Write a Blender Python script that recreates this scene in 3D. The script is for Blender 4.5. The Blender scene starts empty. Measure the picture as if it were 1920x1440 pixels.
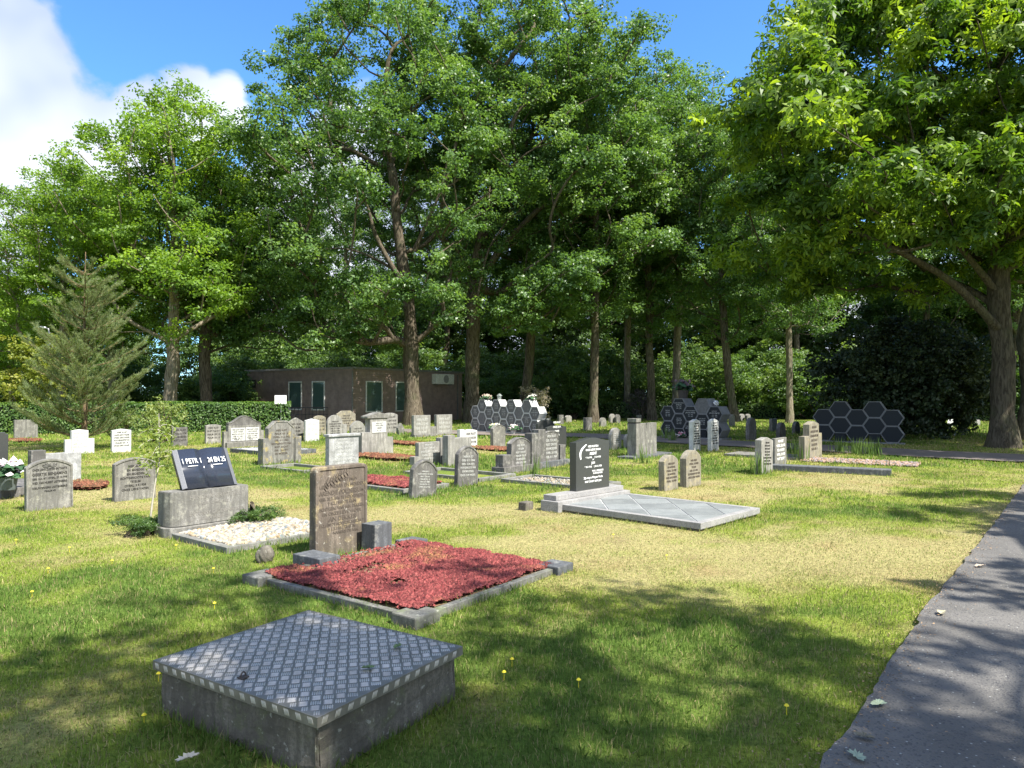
import bpy, bmesh, math, random
import numpy as np
from mathutils import Vector, Matrix

# ------------------------------------------------------------------ camera, sky, sun, exposure
S = bpy.context.scene
COL = S.collection
F = 1340.0; CAMH = 1.6; PITCH = math.atan(22.0 / F)
cd = bpy.data.cameras.new("camera"); cam = bpy.data.objects.new("camera", cd); COL.objects.link(cam)
cd.sensor_width = 36.0; cd.lens = 36.0 * F / 1920.0; cd.clip_end = 6000; cd.clip_start = 0.05
cam.location = (0, 0, CAMH); cam.rotation_euler = (math.pi / 2 + PITCH, 0, 0)
S.camera = cam
SUN_EL = math.radians(54); SUN_H = Vector((0.79, -0.61)).normalized()
TOSUN = Vector((SUN_H.x * math.cos(SUN_EL), SUN_H.y * math.cos(SUN_EL), math.sin(SUN_EL)))
sl = bpy.data.lights.new("sun", 'SUN'); sl.energy = 5.0; sl.angle = math.radians(0.55); sl.color = (1, 0.955, 0.87)
so = bpy.data.objects.new("sun", sl); COL.objects.link(so)
so.rotation_euler = (-TOSUN).to_track_quat('-Z', 'Y').to_euler()
S.view_settings.view_transform = 'Standard'; S.view_settings.look = 'None'
S.view_settings.exposure = 1.24; S.view_settings.gamma = 1
W = bpy.data.worlds.new("World"); S.world = W; W.use_nodes = True
SP, CP = math.sin(PITCH), math.cos(PITCH)

def raydir(px, py):
    a = (px - 960) / F; b = (720 - py) / F
    return Vector((a, CP - b * SP, SP + b * CP))

def build_world():
    nt = W.node_tree; N = nt.nodes; L = nt.links; N.clear()
    out = N.new('ShaderNodeOutputWorld'); bg = N.new('ShaderNodeBackground'); bg.inputs[1].default_value = 0.14
    sky = N.new('ShaderNodeTexSky'); sky.sky_type = 'NISHITA'; sky.sun_disc = False
    sky.sun_elevation = SUN_EL; sky.sun_rotation = math.atan2(SUN_H.x, SUN_H.y)
    sky.air_density = 1.0; sky.dust_density = 0.3; sky.ozone_density = 2.5
    tint = N.new('ShaderNodeMix'); tint.data_type = 'RGBA'; tint.blend_type = 'MULTIPLY'; tint.inputs[0].default_value = 1
    tint.inputs[7].default_value = (0.44, 0.72, 0.98, 1)
    L.new(sky.outputs[0], tint.inputs[6])
    tc = N.new('ShaderNodeTexCoord'); nz = N.new('ShaderNodeTexNoise'); nz.inputs['Scale'].default_value = 8
    nz.inputs['Detail'].default_value = 9; nz.inputs['Roughness'].default_value = 0.55; nz.inputs['Distortion'].default_value = 0.5
    L.new(tc.outputs['Generated'], nz.inputs['Vector'])
    nz2 = N.new('ShaderNodeTexNoise'); nz2.inputs['Scale'].default_value = 3.0; nz2.inputs['Detail'].default_value = 4
    L.new(tc.outputs['Generated'], nz2.inputs['Vector'])
    off = N.new('ShaderNodeVectorMath'); off.operation = 'SUBTRACT'; off.inputs[1].default_value = (0.5, 0.5, 0.5)
    L.new(nz2.outputs['Color'], off.inputs[0])
    sc = N.new('ShaderNodeVectorMath'); sc.operation = 'SCALE'; sc.inputs['Scale'].default_value = 0.22
    L.new(off.outputs[0], sc.inputs[0])
    ad = N.new('ShaderNodeVectorMath'); ad.operation = 'ADD'
    L.new(tc.outputs['Generated'], ad.inputs[0]); L.new(sc.outputs[0], ad.inputs[1])
    blobs = [(30, 100, .11, 1), (110, 190, .10, 1), (200, 225, .09, 1), (-50, 190, .14, 1), (275, 205, .08, 1), (345, 185, .07, 1), (420, 200, .07, .9),
             (195, 5, .05, .75), (225, 40, .035, .6), (-40, 440, .12, .8), (-500, 300, .3, 1), (700, 480, .22, .9),
             (1050, 560, .2, .9), (1500, 620, .2, .9), (2700, 200, .35, 1), (1900, 560, .18, .8)]
    # unseen cloud added behind, beside and above the camera to whiten the ambient light
    dirs = [(raydir(px, py).normalized(), r, a) for (px, py, r, a) in blobs]
    for (x, y, z, r) in ((-1, -.6, .5, .6), (.2, -1, .45, .65), (1, -.5, .25, .5), (-.4, -.5, 1, .5), (-1, .2, .3, .45), (.9, .1, .35, .4), (.1, -.2, 1, .5), (.6, -.4, .9, .45)):
        dirs.append((Vector((x, y, z)).normalized(), r, 1))
    prev = None
    for (d, r, a) in dirs:
        ds = N.new('ShaderNodeVectorMath'); ds.operation = 'DISTANCE'; ds.inputs[1].default_value = d
        L.new(ad.outputs[0], ds.inputs[0])
        mr = N.new('ShaderNodeMapRange'); mr.inputs[1].default_value = r * 1.35; mr.inputs[2].default_value = r * 0.25
        mr.inputs[3].default_value = 0; mr.inputs[4].default_value = a; mr.interpolation_type = 'SMOOTHSTEP'
        L.new(ds.outputs['Value'], mr.inputs[0])
        if prev is None: prev = mr.outputs[0]
        else:
            mx = N.new('ShaderNodeMath'); mx.operation = 'MAXIMUM'
            L.new(prev, mx.inputs[0]); L.new(mr.outputs[0], mx.inputs[1]); prev = mx.outputs[0]
    # add noise: mask + (noise-.5)*.9
    m1 = N.new('ShaderNodeMath'); m1.operation = 'MULTIPLY_ADD'; m1.inputs[1].default_value = 1.1; m1.inputs[2].default_value = -0.55
    L.new(nz.outputs[0], m1.inputs[0])
    m2 = N.new('ShaderNodeMath'); m2.operation = 'ADD'; L.new(prev, m2.inputs[0]); L.new(m1.outputs[0], m2.inputs[1])
    mr = N.new('ShaderNodeMapRange'); mr.interpolation_type = 'SMOOTHSTEP'; mr.inputs[1].default_value = 0.44; mr.inputs[2].default_value = 0.66
    L.new(m2.outputs[0], mr.inputs[0])
    # cloud tone: white tops, faintly blue-grey hollows
    rp = N.new('ShaderNodeValToRGB'); rp.color_ramp.elements[0].position = 0.42; rp.color_ramp.elements[1].position = 0.58
    rp.color_ramp.elements[0].color = (1.9, 2.3, 3.3, 1); rp.color_ramp.elements[1].color = (3.5, 3.7, 4.2, 1)
    L.new(nz2.outputs[0], rp.inputs[0])
    mix = N.new('ShaderNodeMix'); mix.data_type = 'RGBA'
    L.new(mr.outputs[0], mix.inputs[0]); L.new(tint.outputs[2], mix.inputs[6]); L.new(rp.outputs[0], mix.inputs[7])
    L.new(mix.outputs[2], bg.inputs[0]); L.new(bg.outputs[0], out.inputs[0])
build_world()

# ------------------------------------------------------------------ helpers
random.seed(11); rng = np.random.default_rng(11)
def G(px, py, z=0.0):
    d = raydir(px, py); t = (z - CAMH) / d.z
    return Vector((d.x * t, d.y * t, z))
def at_depth(px, Y, z=0.0):
    return Vector(((px - 960) / F * Y, Y, z))
def zpix(py, Y):
    q = (720 - py) / F
    return CAMH + Y * (q * CP + SP) / (CP - q * SP)
def run(P, d, px):            # distance along d from P until it shows at pixel column px
    k = (px - 960) / F
    return (k * P.y - P.x) / (d[0] - k * d[1])

def tag(o, label=None, cat=None, group=None, kind=None):
    if label: o['label'] = label
    if cat: o['category'] = cat
    if group: o['group'] = group
    if kind: o['kind'] = kind
    return o
def empty(name, loc, rz=0, label=None, cat=None, group=None):
    o = bpy.data.objects.new(name, None); COL.objects.link(o); o.empty_display_size = .2
    o.location = loc; o.rotation_euler = (0, 0, rz); return tag(o, label, cat, group)
def link(name, me, mats, parent=None, loc=(0, 0, 0), rot=(0, 0, 0)):
    o = bpy.data.objects.new(name, me); COL.objects.link(o)
    if mats is not None:
        if not isinstance(mats, (list, tuple)): mats = [mats]
        if len(me.materials) == 0:
            for m in mats: me.materials.append(m)
    o.location = loc; o.rotation_euler = rot
    if parent: o.parent = parent
    return o
def np_mesh(name, V, Fc, smooth=False, tint=None, mi=None):
    """V (n,3), Fc (m,k) constant-size faces"""
    me = bpy.data.meshes.new(name); V = np.ascontiguousarray(V, dtype=np.float32); Fc = np.ascontiguousarray(Fc, dtype=np.int32)
    n, (m, k) = len(V), Fc.shape
    me.vertices.add(n); me.vertices.foreach_set('co', V.ravel())
    me.loops.add(m * k); me.loops.foreach_set('vertex_index', Fc.ravel())
    me.polygons.add(m); me.polygons.foreach_set('loop_start', np.arange(0, m * k, k, dtype=np.int32))
    if smooth: me.polygons.foreach_set('use_smooth', np.ones(m, dtype=bool))
    if mi is not None: me.polygons.foreach_set('material_index', np.ascontiguousarray(mi, dtype=np.int32))
    if tint is not None:
        tint = np.asarray(tint, dtype=np.float32)
        if tint.ndim == 1:
            a = me.attributes.new('tint', 'FLOAT', 'POINT'); a.data.foreach_set('value', tint)
        else:
            a = me.attributes.new('Col', 'FLOAT_COLOR', 'POINT')
            a.data.foreach_set('color', np.c_[tint, np.ones(n)].astype(np.float32).ravel())
    me.update(calc_edges=True); return me
def bm_mesh(name, bm, smooth=False):
    me = bpy.data.meshes.new(name); bmesh.ops.recalc_face_normals(bm, faces=bm.faces)
    bm.to_mesh(me); bm.free()
    if smooth:
        for p in me.polygons: p.use_smooth = True
    return me
def bbox(bm, x0, x1, y0, y1, z0, z1, bev=0, M=None):
    b = bmesh.new()
    vs = [b.verts.new((x, y, z)) for z in (z0, z1) for (x, y) in ((x0, y0), (x1, y0), (x1, y1), (x0, y1))]
    for f in ((3, 2, 1, 0), (4, 5, 6, 7), (0, 1, 5, 4), (1, 2, 6, 5), (2, 3, 7, 6), (3, 0, 4, 7)): b.faces.new([vs[i] for i in f])
    if bev: bmesh.ops.bevel(b, geom=b.edges[:], offset=bev, segments=2, affect='EDGES', profile=.6)
    if M is not None: b.transform(M)
    me = bpy.data.meshes.new('t'); b.to_mesh(me); b.free(); bm.from_mesh(me); bpy.data.meshes.remove(me)
def box(name, x0, x1, y0, y1, z0, z1, mat, parent=None, bev=.006, **kw):
    bm = bmesh.new(); bbox(bm, x0, x1, y0, y1, z0, z1, bev); return link(name, bm_mesh(name, bm), mat, parent, **kw)
def tube_np(pts, rads, n=6, rnd=None, cap=True):
    """one tapered tube along pts -> (V, quads)"""
    pts = np.asarray(pts, float); rads = np.asarray(rads, float); m = len(pts)
    T = np.gradient(pts, axis=0); T /= np.linalg.norm(T, axis=1)[:, None] + 1e-9
    ref = np.array([1., 0, 0]) if abs(T[0][0]) < .8 else np.array([0, 1., 0])
    V = []
    a = np.arange(n) * 2 * math.pi / n
    Nn = np.cross(T[0], ref); Nn /= np.linalg.norm(Nn)
    for i in range(m):
        Nn = Nn - T[i] * np.dot(Nn, T[i]); Nn /= np.linalg.norm(Nn) + 1e-9
        B = np.cross(T[i], Nn)
        rr = rads[i] * (1 + (rnd.uniform(-.12, .12, n) if rnd is not None else 0))
        V.append(pts[i] + (np.cos(a) * rr)[:, None] * Nn + (np.sin(a) * rr)[:, None] * B)
    V = np.vstack(V); Q = []
    for i in range(m - 1):
        for j in range(n):
            k = (j + 1) % n; Q.append((i * n + j, i * n + k, (i + 1) * n + k, (i + 1) * n + j))
    return V, np.array(Q)
def join_np(parts):
    V = []; Q = []; o = 0
    for v, q in parts: V.append(v); Q.append(q + o); o += len(v)
    return np.vstack(V), np.vstack(Q)
def copy_tree(o, parent=None):
    c = o.copy(); COL.objects.link(c)
    if parent: c.parent = parent
    for ch in [k for k in o.children]: copy_tree(ch, c)
    return c
# value noise in numpy (for the ground's own colour patches)
_lat = rng.random((256, 256))
def vnoise(x, y, f):
    x = np.asarray(x) * f + 57.3; y = np.asarray(y) * f + 91.7
    xi = np.floor(x).astype(int); yi = np.floor(y).astype(int); fx = x - xi; fy = y - yi
    fx = fx * fx * (3 - 2 * fx); fy = fy * fy * (3 - 2 * fy)
    g = lambda a, b: _lat[a & 255, b & 255]
    return (g(xi, yi) * (1 - fx) * (1 - fy) + g(xi + 1, yi) * fx * (1 - fy) + g(xi, yi + 1) * (1 - fx) * fy + g(xi + 1, yi + 1) * fx * fy)
def fbm(x, y, f, o=4):
    s = 0; a = .5; t = 0
    for i in range(o): s = s + a * vnoise(x, y, f * 2 ** i); t += a; a *= .55
    return s / t

# ------------------------------------------------------------------ materials
MATS = {}
def newmat(name):
    m = bpy.data.materials.new(name); m.use_nodes = True; nt = m.node_tree; nt.nodes.clear()
    out = nt.nodes.new('ShaderNodeOutputMaterial'); p = nt.nodes.new('ShaderNodeBsdfPrincipled')
    nt.links.new(p.outputs[0], out.inputs[0]); return m, nt, p, out
def noise_node(nt, scale, detail=6, rough=.6, vec=None, dist=0):
    n = nt.nodes.new('ShaderNodeTexNoise'); n.inputs['Scale'].default_value = scale; n.inputs['Detail'].default_value = detail
    n.inputs['Roughness'].default_value = rough; n.inputs['Distortion'].default_value = dist
    if vec is not None: nt.links.new(vec, n.inputs['Vector'])
    return n
def ramp(nt, fac, stops):
    r = nt.nodes.new('ShaderNodeValToRGB'); e = r.color_ramp.elements
    while len(e) < len(stops): e.new(.5)
    for i, (p, c) in enumerate(stops): e[i].position = p; e[i].color = (*c, 1) if len(c) == 3 else c
    nt.links.new(fac, r.inputs[0]); return r
def mixc(nt, fac, a, b, mode='MIX'):
    m = nt.nodes.new('ShaderNodeMix'); m.data_type = 'RGBA'; m.blend_type = mode
    for s, v in ((0, fac), (6, a), (7, b)):
        if hasattr(v, 'is_output') or hasattr(v, 'links'): nt.links.new(v, m.inputs[s])
        elif s == 0: m.inputs[0].default_value = v
        else: m.inputs[s].default_value = (*v, 1)
    return m.outputs[2]
def stone_mat(name, base, dark=None, lichen=None, rough=.85, bump=.35, streak=.5, spots=.0, moss=None):
    if name in MATS: return MATS[name]
    m, nt, p, out = newmat(name); L = nt.links
    geo = nt.nodes.new('ShaderNodeNewGeometry')
    dark = dark or tuple(c * .45 for c in base)
    n1 = noise_node(nt, 5, 8, .65, geo.outputs['Position'], .4)
    c = mixc(nt, ramp(nt, n1.outputs[0], [(.38, (0, 0, 0)), (.62, (1, 1, 1))]).outputs[0], dark, base)
    mp = nt.nodes.new('ShaderNodeMapping'); mp.inputs['Scale'].default_value = (22, 22, 2.2); L.new(geo.outputs['Position'], mp.inputs[0])
    n2 = noise_node(nt, 1, 5, .6, mp.outputs[0])
    c = mixc(nt, ramp(nt, n2.outputs[0], [(.42, (streak,) * 3), (.6, (0, 0, 0))]).outputs[0], c, tuple(x * .42 for x in base))
    n3 = noise_node(nt, 70, 4, .7, geo.outputs['Position'])
    c = mixc(nt, ramp(nt, n3.outputs[0], [(.36, (.75,) * 3), (.56, (0, 0, 0))]).outputs[0], c, tuple(x * .42 for x in base))
    if lichen:
        n4 = noise_node(nt, 6.5, 8, .75, geo.outputs['Position'])
        c = mixc(nt, ramp(nt, n4.outputs[0], [(.54, (0, 0, 0)), (.66, (.75,) * 3)]).outputs[0], c, lichen)
    if spots:
        v = noise_node(nt, 26, 3, .55, geo.outputs['Position'])
        c = mixc(nt, ramp(nt, v.outputs[0], [(.64, (0, 0, 0)), (.69, (spots,) * 3)]).outputs[0], c, (.42, .41, .36))
    L.new(c, p.inputs['Base Color']); p.inputs['Roughness'].default_value = rough; p.inputs['Specular IOR Level'].default_value = .25
    b = nt.nodes.new('ShaderNodeBump'); b.inputs['Strength'].default_value = bump; b.inputs['Distance'].default_value = .012
    L.new(noise_node(nt, 40, 8, .7, geo.outputs['Position']).outputs[0], b.inputs['Height']); L.new(b.outputs[0], p.inputs['Normal'])
    MATS[name] = m; return m
def plain(name, col, rough=.7, metal=0, var=.25, scale=12, bump=.1, spec=.4):
    if name in MATS: return MATS[name]
    m, nt, p, out = newmat(name); geo = nt.nodes.new('ShaderNodeNewGeometry')
    n = noise_node(nt, scale, 6, .6, geo.outputs['Position'])
    c = mixc(nt, ramp(nt, n.outputs[0], [(.3, (0, 0, 0)), (.7, (1, 1, 1))]).outputs[0], tuple(x * (1 - var) for x in col), tuple(min(1, x * (1 + var)) for x in col))
    nt.links.new(c, p.inputs['Base Color']); p.inputs['Roughness'].default_value = rough; p.inputs['Metallic'].default_value = metal
    p.inputs['Specular IOR Level'].default_value = spec
    b = nt.nodes.new('ShaderNodeBump'); b.inputs['Strength'].default_value = bump; b.inputs['Distance'].default_value = .005
    nt.links.new(noise_node(nt, 60, 5, .6, geo.outputs['Position']).outputs[0], b.inputs['Height']); nt.links.new(b.outputs[0], p.inputs['Normal'])
    MATS[name] = m; return m
def leaf_mat(name, c0, c1, c2, trans=.35, rough=.5):
    if name in MATS: return MATS[name]
    m, nt, p, out = newmat(name); L = nt.links
    at = nt.nodes.new('ShaderNodeAttribute'); at.attribute_name = 'tint'
    geo = nt.nodes.new('ShaderNodeNewGeometry')
    n = noise_node(nt, .6, 3, .5, geo.outputs['Position'])
    ad = nt.nodes.new('ShaderNodeMath'); ad.operation = 'MULTIPLY_ADD'; ad.inputs[1].default_value = .7; L.new(at.outputs['Fac'], ad.inputs[0])
    sb = nt.nodes.new('ShaderNodeMath'); sb.operation = 'MULTIPLY_ADD'; sb.inputs[1].default_value = .9; sb.inputs[2].default_value = -.3
    L.new(n.outputs[0], sb.inputs[0]); L.new(sb.outputs[0], ad.inputs[2])
    r = ramp(nt, ad.outputs[0], [(.1, c0), (.5, c1), (.95, c2)])
    L.new(r.outputs[0], p.inputs['Base Color']); p.inputs['Roughness'].default_value = rough; p.inputs['Specular IOR Level'].default_value = .45
    tr = nt.nodes.new('ShaderNodeBsdfTranslucent')
    g = nt.nodes.new('ShaderNodeMix'); g.data_type = 'RGBA'; g.blend_type = 'MULTIPLY'; g.inputs[0].default_value = 1
    L.new(r.outputs[0], g.inputs[6]); g.inputs[7].default_value = (1.9, 1.9, .7, 1); L.new(g.outputs[2], tr.inputs[0])
    mx = nt.nodes.new('ShaderNodeMixShader'); mx.inputs[0].default_value = trans
    L.new(p.outputs[0], mx.inputs[1]); L.new(tr.outputs[0], mx.inputs[2]); L.new(mx.outputs[0], out.inputs[0])
    MATS[name] = m; return m
def bark_mat(name, base, dark):
    if name in MATS: return MATS[name]
    m, nt, p, out = newmat(name); L = nt.links; geo = nt.nodes.new('ShaderNodeNewGeometry')
    mp = nt.nodes.new('ShaderNodeMapping'); mp.inputs['Scale'].default_value = (16, 16, 2.6); L.new(geo.outputs['Position'], mp.inputs[0])
    n = noise_node(nt, 1, 8, .65, mp.outputs[0], .8)
    c = mixc(nt, ramp(nt, n.outputs[0], [(.4, (0, 0, 0)), (.6, (1, 1, 1))]).outputs[0], dark, base)
    n2 = noise_node(nt, 1.2, 4, .6, geo.outputs['Position'])
    c = mixc(nt, ramp(nt, n2.outputs[0], [(.5, (0, 0, 0)), (.7, (.55,) * 3)]).outputs[0], c, (.09, .105, .05))
    L.new(c, p.inputs['Base Color']); p.inputs['Roughness'].default_value = .95; p.inputs['Specular IOR Level'].default_value = .1
    b = nt.nodes.new('ShaderNodeBump'); b.inputs['Strength'].default_value = .8; b.inputs['Distance'].default_value = .07
    L.new(n.outputs[0], b.inputs['Height']); L.new(b.outputs[0], p.inputs['Normal']); MATS[name] = m; return m
def col_mat(name, rough=.8, trans=0, spec=.2, bump=0, bscale=300, speck=0):
    if name in MATS: return MATS[name]
    m, nt, p, out = newmat(name); L = nt.links
    at = nt.nodes.new('ShaderNodeAttribute'); at.attribute_name = 'Col'
    c = at.outputs['Color']; geo = nt.nodes.new('ShaderNodeNewGeometry')
    if speck:
        n = noise_node(nt, 30, 8, .75, geo.outputs['Position'])
        c = mixc(nt, 1.0, c, ramp(nt, n.outputs[0], [(.3, (1 - speck,) * 3), (.7, (1 + speck,) * 3)]).outputs[0], 'MULTIPLY')
    L.new(c, p.inputs['Base Color']); p.inputs['Roughness'].default_value = rough; p.inputs['Specular IOR Level'].default_value = spec
    if bump:
        b = nt.nodes.new('ShaderNodeBump'); b.inputs['Strength'].default_value = bump; b.inputs['Distance'].default_value = .02
        L.new(noise_node(nt, bscale, 6, .7, geo.outputs['Position']).outputs[0], b.inputs['Height']); L.new(b.outputs[0], p.inputs['Normal'])
    if trans:
        tr = nt.nodes.new('ShaderNodeBsdfTranslucent'); L.new(c, tr.inputs[0])
        mx = nt.nodes.new('ShaderNodeMixShader'); mx.inputs[0].default_value = trans
        L.new(p.outputs[0], mx.inputs[1]); L.new(tr.outputs[0], mx.inputs[2]); L.new(mx.outputs[0], out.inputs[0])
    MATS[name] = m; return m
def asphalt_mat():
    m, nt, p, out = newmat('asphalt'); L = nt.links; geo = nt.nodes.new('ShaderNodeNewGeometry')
    n = noise_node(nt, 1.1, 6, .6, geo.outputs['Position'])
    c = mixc(nt, ramp(nt, n.outputs[0], [(.35, (0, 0, 0)), (.65, (1, 1, 1))]).outputs[0], (.105, .10, .092), (.158, .15, .138))
    v = nt.nodes.new('ShaderNodeTexVoronoi'); v.inputs['Scale'].default_value = 95; L.new(geo.outputs['Position'], v.inputs[0])
    c = mixc(nt, ramp(nt, v.outputs['Color'], [(.15, (.7,) * 3), (.32, (0, 0, 0))]).outputs[0], c, (.055, .055, .06))
    v2 = nt.nodes.new('ShaderNodeTexVoronoi'); v2.inputs['Scale'].default_value = 55; L.new(geo.outputs['Position'], v2.inputs[0])
    sx = nt.nodes.new('ShaderNodeSeparateColor'); L.new(v2.outputs['Color'], sx.inputs[0])
    lt = nt.nodes.new('ShaderNodeMath'); lt.operation = 'GREATER_THAN'; lt.inputs[1].default_value = .955; L.new(sx.outputs[1], lt.inputs[0])
    d = ramp(nt, v2.outputs['Distance'], [(.2, (1, 1, 1)), (.35, (0, 0, 0))])
    mm = nt.nodes.new('ShaderNodeMath'); mm.operation = 'MULTIPLY'; L.new(lt.outputs[0], mm.inputs[0]); L.new(d.outputs[0], mm.inputs[1])
    c = mixc(nt, mm.outputs[0], c, (.36, .36, .33))
    L.new(c, p.inputs['Base Color']); p.inputs['Roughness'].default_value = .85; p.inputs['Specular IOR Level'].default_value = .3
    b = nt.nodes.new('ShaderNodeBump'); b.inputs['Strength'].default_value = .7; b.inputs['Distance'].default_value = .006
    L.new(v.outputs['Distance'], b.inputs['Height']); L.new(b.outputs[0], p.inputs['Normal']); return m
def gravelpath_mat():
    m, nt, p, out = newmat('gravel'); L = nt.links; geo = nt.nodes.new('ShaderNodeNewGeometry')
    n = noise_node(nt, .8, 6, .65, geo.outputs['Position'])
    c = mixc(nt, ramp(nt, n.outputs[0], [(.35, (0, 0, 0)), (.65, (1, 1, 1))]).outputs[0], (.13, .11, .095), (.23, .19, .165))
    n2 = noise_node(nt, 60, 4, .7, geo.outputs['Position'])
    c = mixc(nt, ramp(nt, n2.outputs[0], [(.4, (.6,) * 3), (.6, (0, 0, 0))]).outputs[0], c, (.1, .085, .08))
    L.new(c, p.inputs['Base Color']); p.inputs['Roughness'].default_value = .95; return m

ST = {
 'grey': stone_mat('weathered_grey_stone', (.30, .29, .265), (.15, .145, .125), (.36, .35, .29), streak=.9),
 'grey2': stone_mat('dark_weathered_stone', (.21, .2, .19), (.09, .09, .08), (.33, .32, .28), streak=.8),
 'pale': stone_mat('pale_stone', (.40, .385, .355), (.22, .215, .19), (.22, .21, .18), streak=.8),
 'pitted': stone_mat('pitted_pale_stone', (.52, .52, .52), (.22, .22, .21), (.16, .16, .16), streak=.5),
 'white': stone_mat('white_marble', (.66, .66, .64), (.5, .5, .48), None, .5, .12, .12),
 'tan': stone_mat('tan_stone', (.34, .31, .245), (.22, .2, .15), (.34, .29, .15), streak=.6),
 'brown': stone_mat('brown_weathered_stone', (.235, .195, .155), (.125, .105, .085), (.36, .29, .15), streak=.9, spots=.55),
 'lichen': stone_mat('lichen_grey_stone', (.29, .28, .255), (.15, .145, .13), (.42, .33, .1), streak=.8, spots=.3),
 'conc': stone_mat('old_concrete', (.21, .19, .155), (.095, .085, .07), (.13, .14, .075), streak=.7, spots=.5, bump=.6),
 'kerb': stone_mat('kerb_stone', (.27, .265, .245), (.17, .17, .15), (.2, .22, .12), streak=.3, spots=.4),
 'granite': stone_mat('light_granite', (.36, .35, .335), (.27, .265, .26), None, .6, .15, .12),
 'bluestone': stone_mat('blue_grey_stone', (.16, .17, .18), (.085, .09, .095), (.3, .3, .27), streak=.8),
}
BLACK = plain('black_granite', (.05, .052, .05), .28, 0, .35, 160, .03, .5)
BOOKM = plain('polished_blue_black_granite', (.028, .034, .05), .16, 0, .3, 180, .02, .5)
WHITEPAINT = plain('white_lettering', (.8, .8, .78), .6, 0, .05, 10, .0)
GREYPAINT = plain('grey_lettering', (.42, .42, .40), .7, 0, .2, 30)
DARKPAINT = plain('dark_lettering', (.035, .033, .03), .9, 0, .3, 30)
BROWNCUT = plain('cut_lettering', (.085, .07, .055), .95, 0, .3, 40)

# ------------------------------------------------------------------ ground
ROT = math.radians(53)
def frame(rz): return Vector((math.cos(rz), math.sin(rz), 0)), Vector((-math.sin(rz), math.cos(rz), 0))
# oriented rectangles kept free of grass: (cx, cy, rz, halfx, halfy)
EXCL = []
def excl(c, rz, hx, hy): EXCL.append((c[0], c[1], rz, hx, hy))
path_edge = [G(1500, 1560), G(1548, 1440), G(1600, 1372), G(1640, 1300), G(1682, 1230), G(1740, 1142), G(1790, 1080), G(1838, 1020), G(1880, 965), G(1925, 905), G(1990, 870), Vector((15.2, 17.2, 0))]
path_edge = [Vector((0.2, 1.0, 0)), Vector((-1.1, -2, 0))][::-1] + path_edge
cross = [Vector((34, 9, 0)), Vector((24, 13.2, 0)), G(1930, 860), G(1700, 849), G(1560, 841), G(1300, 828), G(1120, 817), G(900, 812), G(700, 806), G(500, 800), Vector((-30, 40, 0))]
cross_c = []
for i in range(len(cross) - 1):
    for t in np.linspace(0, 1, 8, endpoint=False): cross_c.append(cross[i].lerp(cross[i + 1], t))
def edge_x(y):
    ys = [p.y for p in path_edge]; xs = [p.x for p in path_edge]
    return np.interp(y, ys, xs)
def in_path(x, y):
    e = edge_x(y) + .05 * (fbm(x, y, 5, 3) - .5) * 2
    a = (x > e) & (x < e + 3.3 + np.clip(y * .06, 0, 2)) & (y < 17.5)
    return a
def in_cross(x, y):
    d = np.full(np.shape(x), 1e9)
    for p in cross_c: d = np.minimum(d, (x - p.x) ** 2 + (y - p.y) ** 2)
    return np.sqrt(d) < 1.15 + .25 * fbm(x, y, 1.5, 3)

def lawn_col(x, y):
    """own colour of the turf: lush green to straw, as patches"""
    n = fbm(x, y, .55, 5); n2 = fbm(x + 40, y - 13, 2.6, 4)
    b = np.zeros(np.shape(x))
    def blob(cx, cy, rx, ry, a):
        return a * np.exp(-(((x - cx) / rx) ** 2 + ((y - cy) / ry) ** 2))
    b = b + blob(1.8, 7.2, 3.0, 1.3, .24) + blob(4.5, 6.5, 2, 1.6, .14) + blob(-1.2, 9.8, 3.2, .9, .26) + blob(6, 13, 5, 2, .12) + blob(-6, 12.3, 3, 1.2, .2)
    b = b - blob(-3.5, 5.6, 2.0, 1.2, .3) - blob(.5, 5, 2.4, 1.5, .12) - blob(5, 10.2, 1.6, .8, .22) - blob(0, 12.5, 2.5, 1.0, .22) - blob(-5, 8.6, 1.5, .8, .12) - blob(3, 15.5, 3, 1.2, .2) - blob(2.6, 4.0, 1.6, 1, .2)
    w = np.clip((n * .75 + n2 * .5 - .56 + b) * 2.6 + .30, 0, 1)
    ed = edge_x(y) - x; w = w + np.where((ed > -.3) & (y < 18), .55 * np.exp(-np.abs(ed) / .35), 0)
    w = np.clip(w, 0, 1); w = np.where(y > 27, w * .5, w)
    green = np.array([.125, .215, .038]); mid = np.array([.25, .33, .045]); straw = np.array([.42, .385, .17])
    w = w[..., None]
    c = np.where(w < .5, green + (mid - green) * w * 2, mid + (straw - mid) * (w - .5) * 2)
    br = (np.clip((fbm(x + 7, y + 3, 1.9, 5) - .57) * 6, 0, 1) * np.clip(w[..., 0] * 1.6 - .3, 0, 1))[..., None] * .55
    c = c * (1 - br) + np.array([.36, .25, .12]) * br
    return c, w[..., 0]

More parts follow.
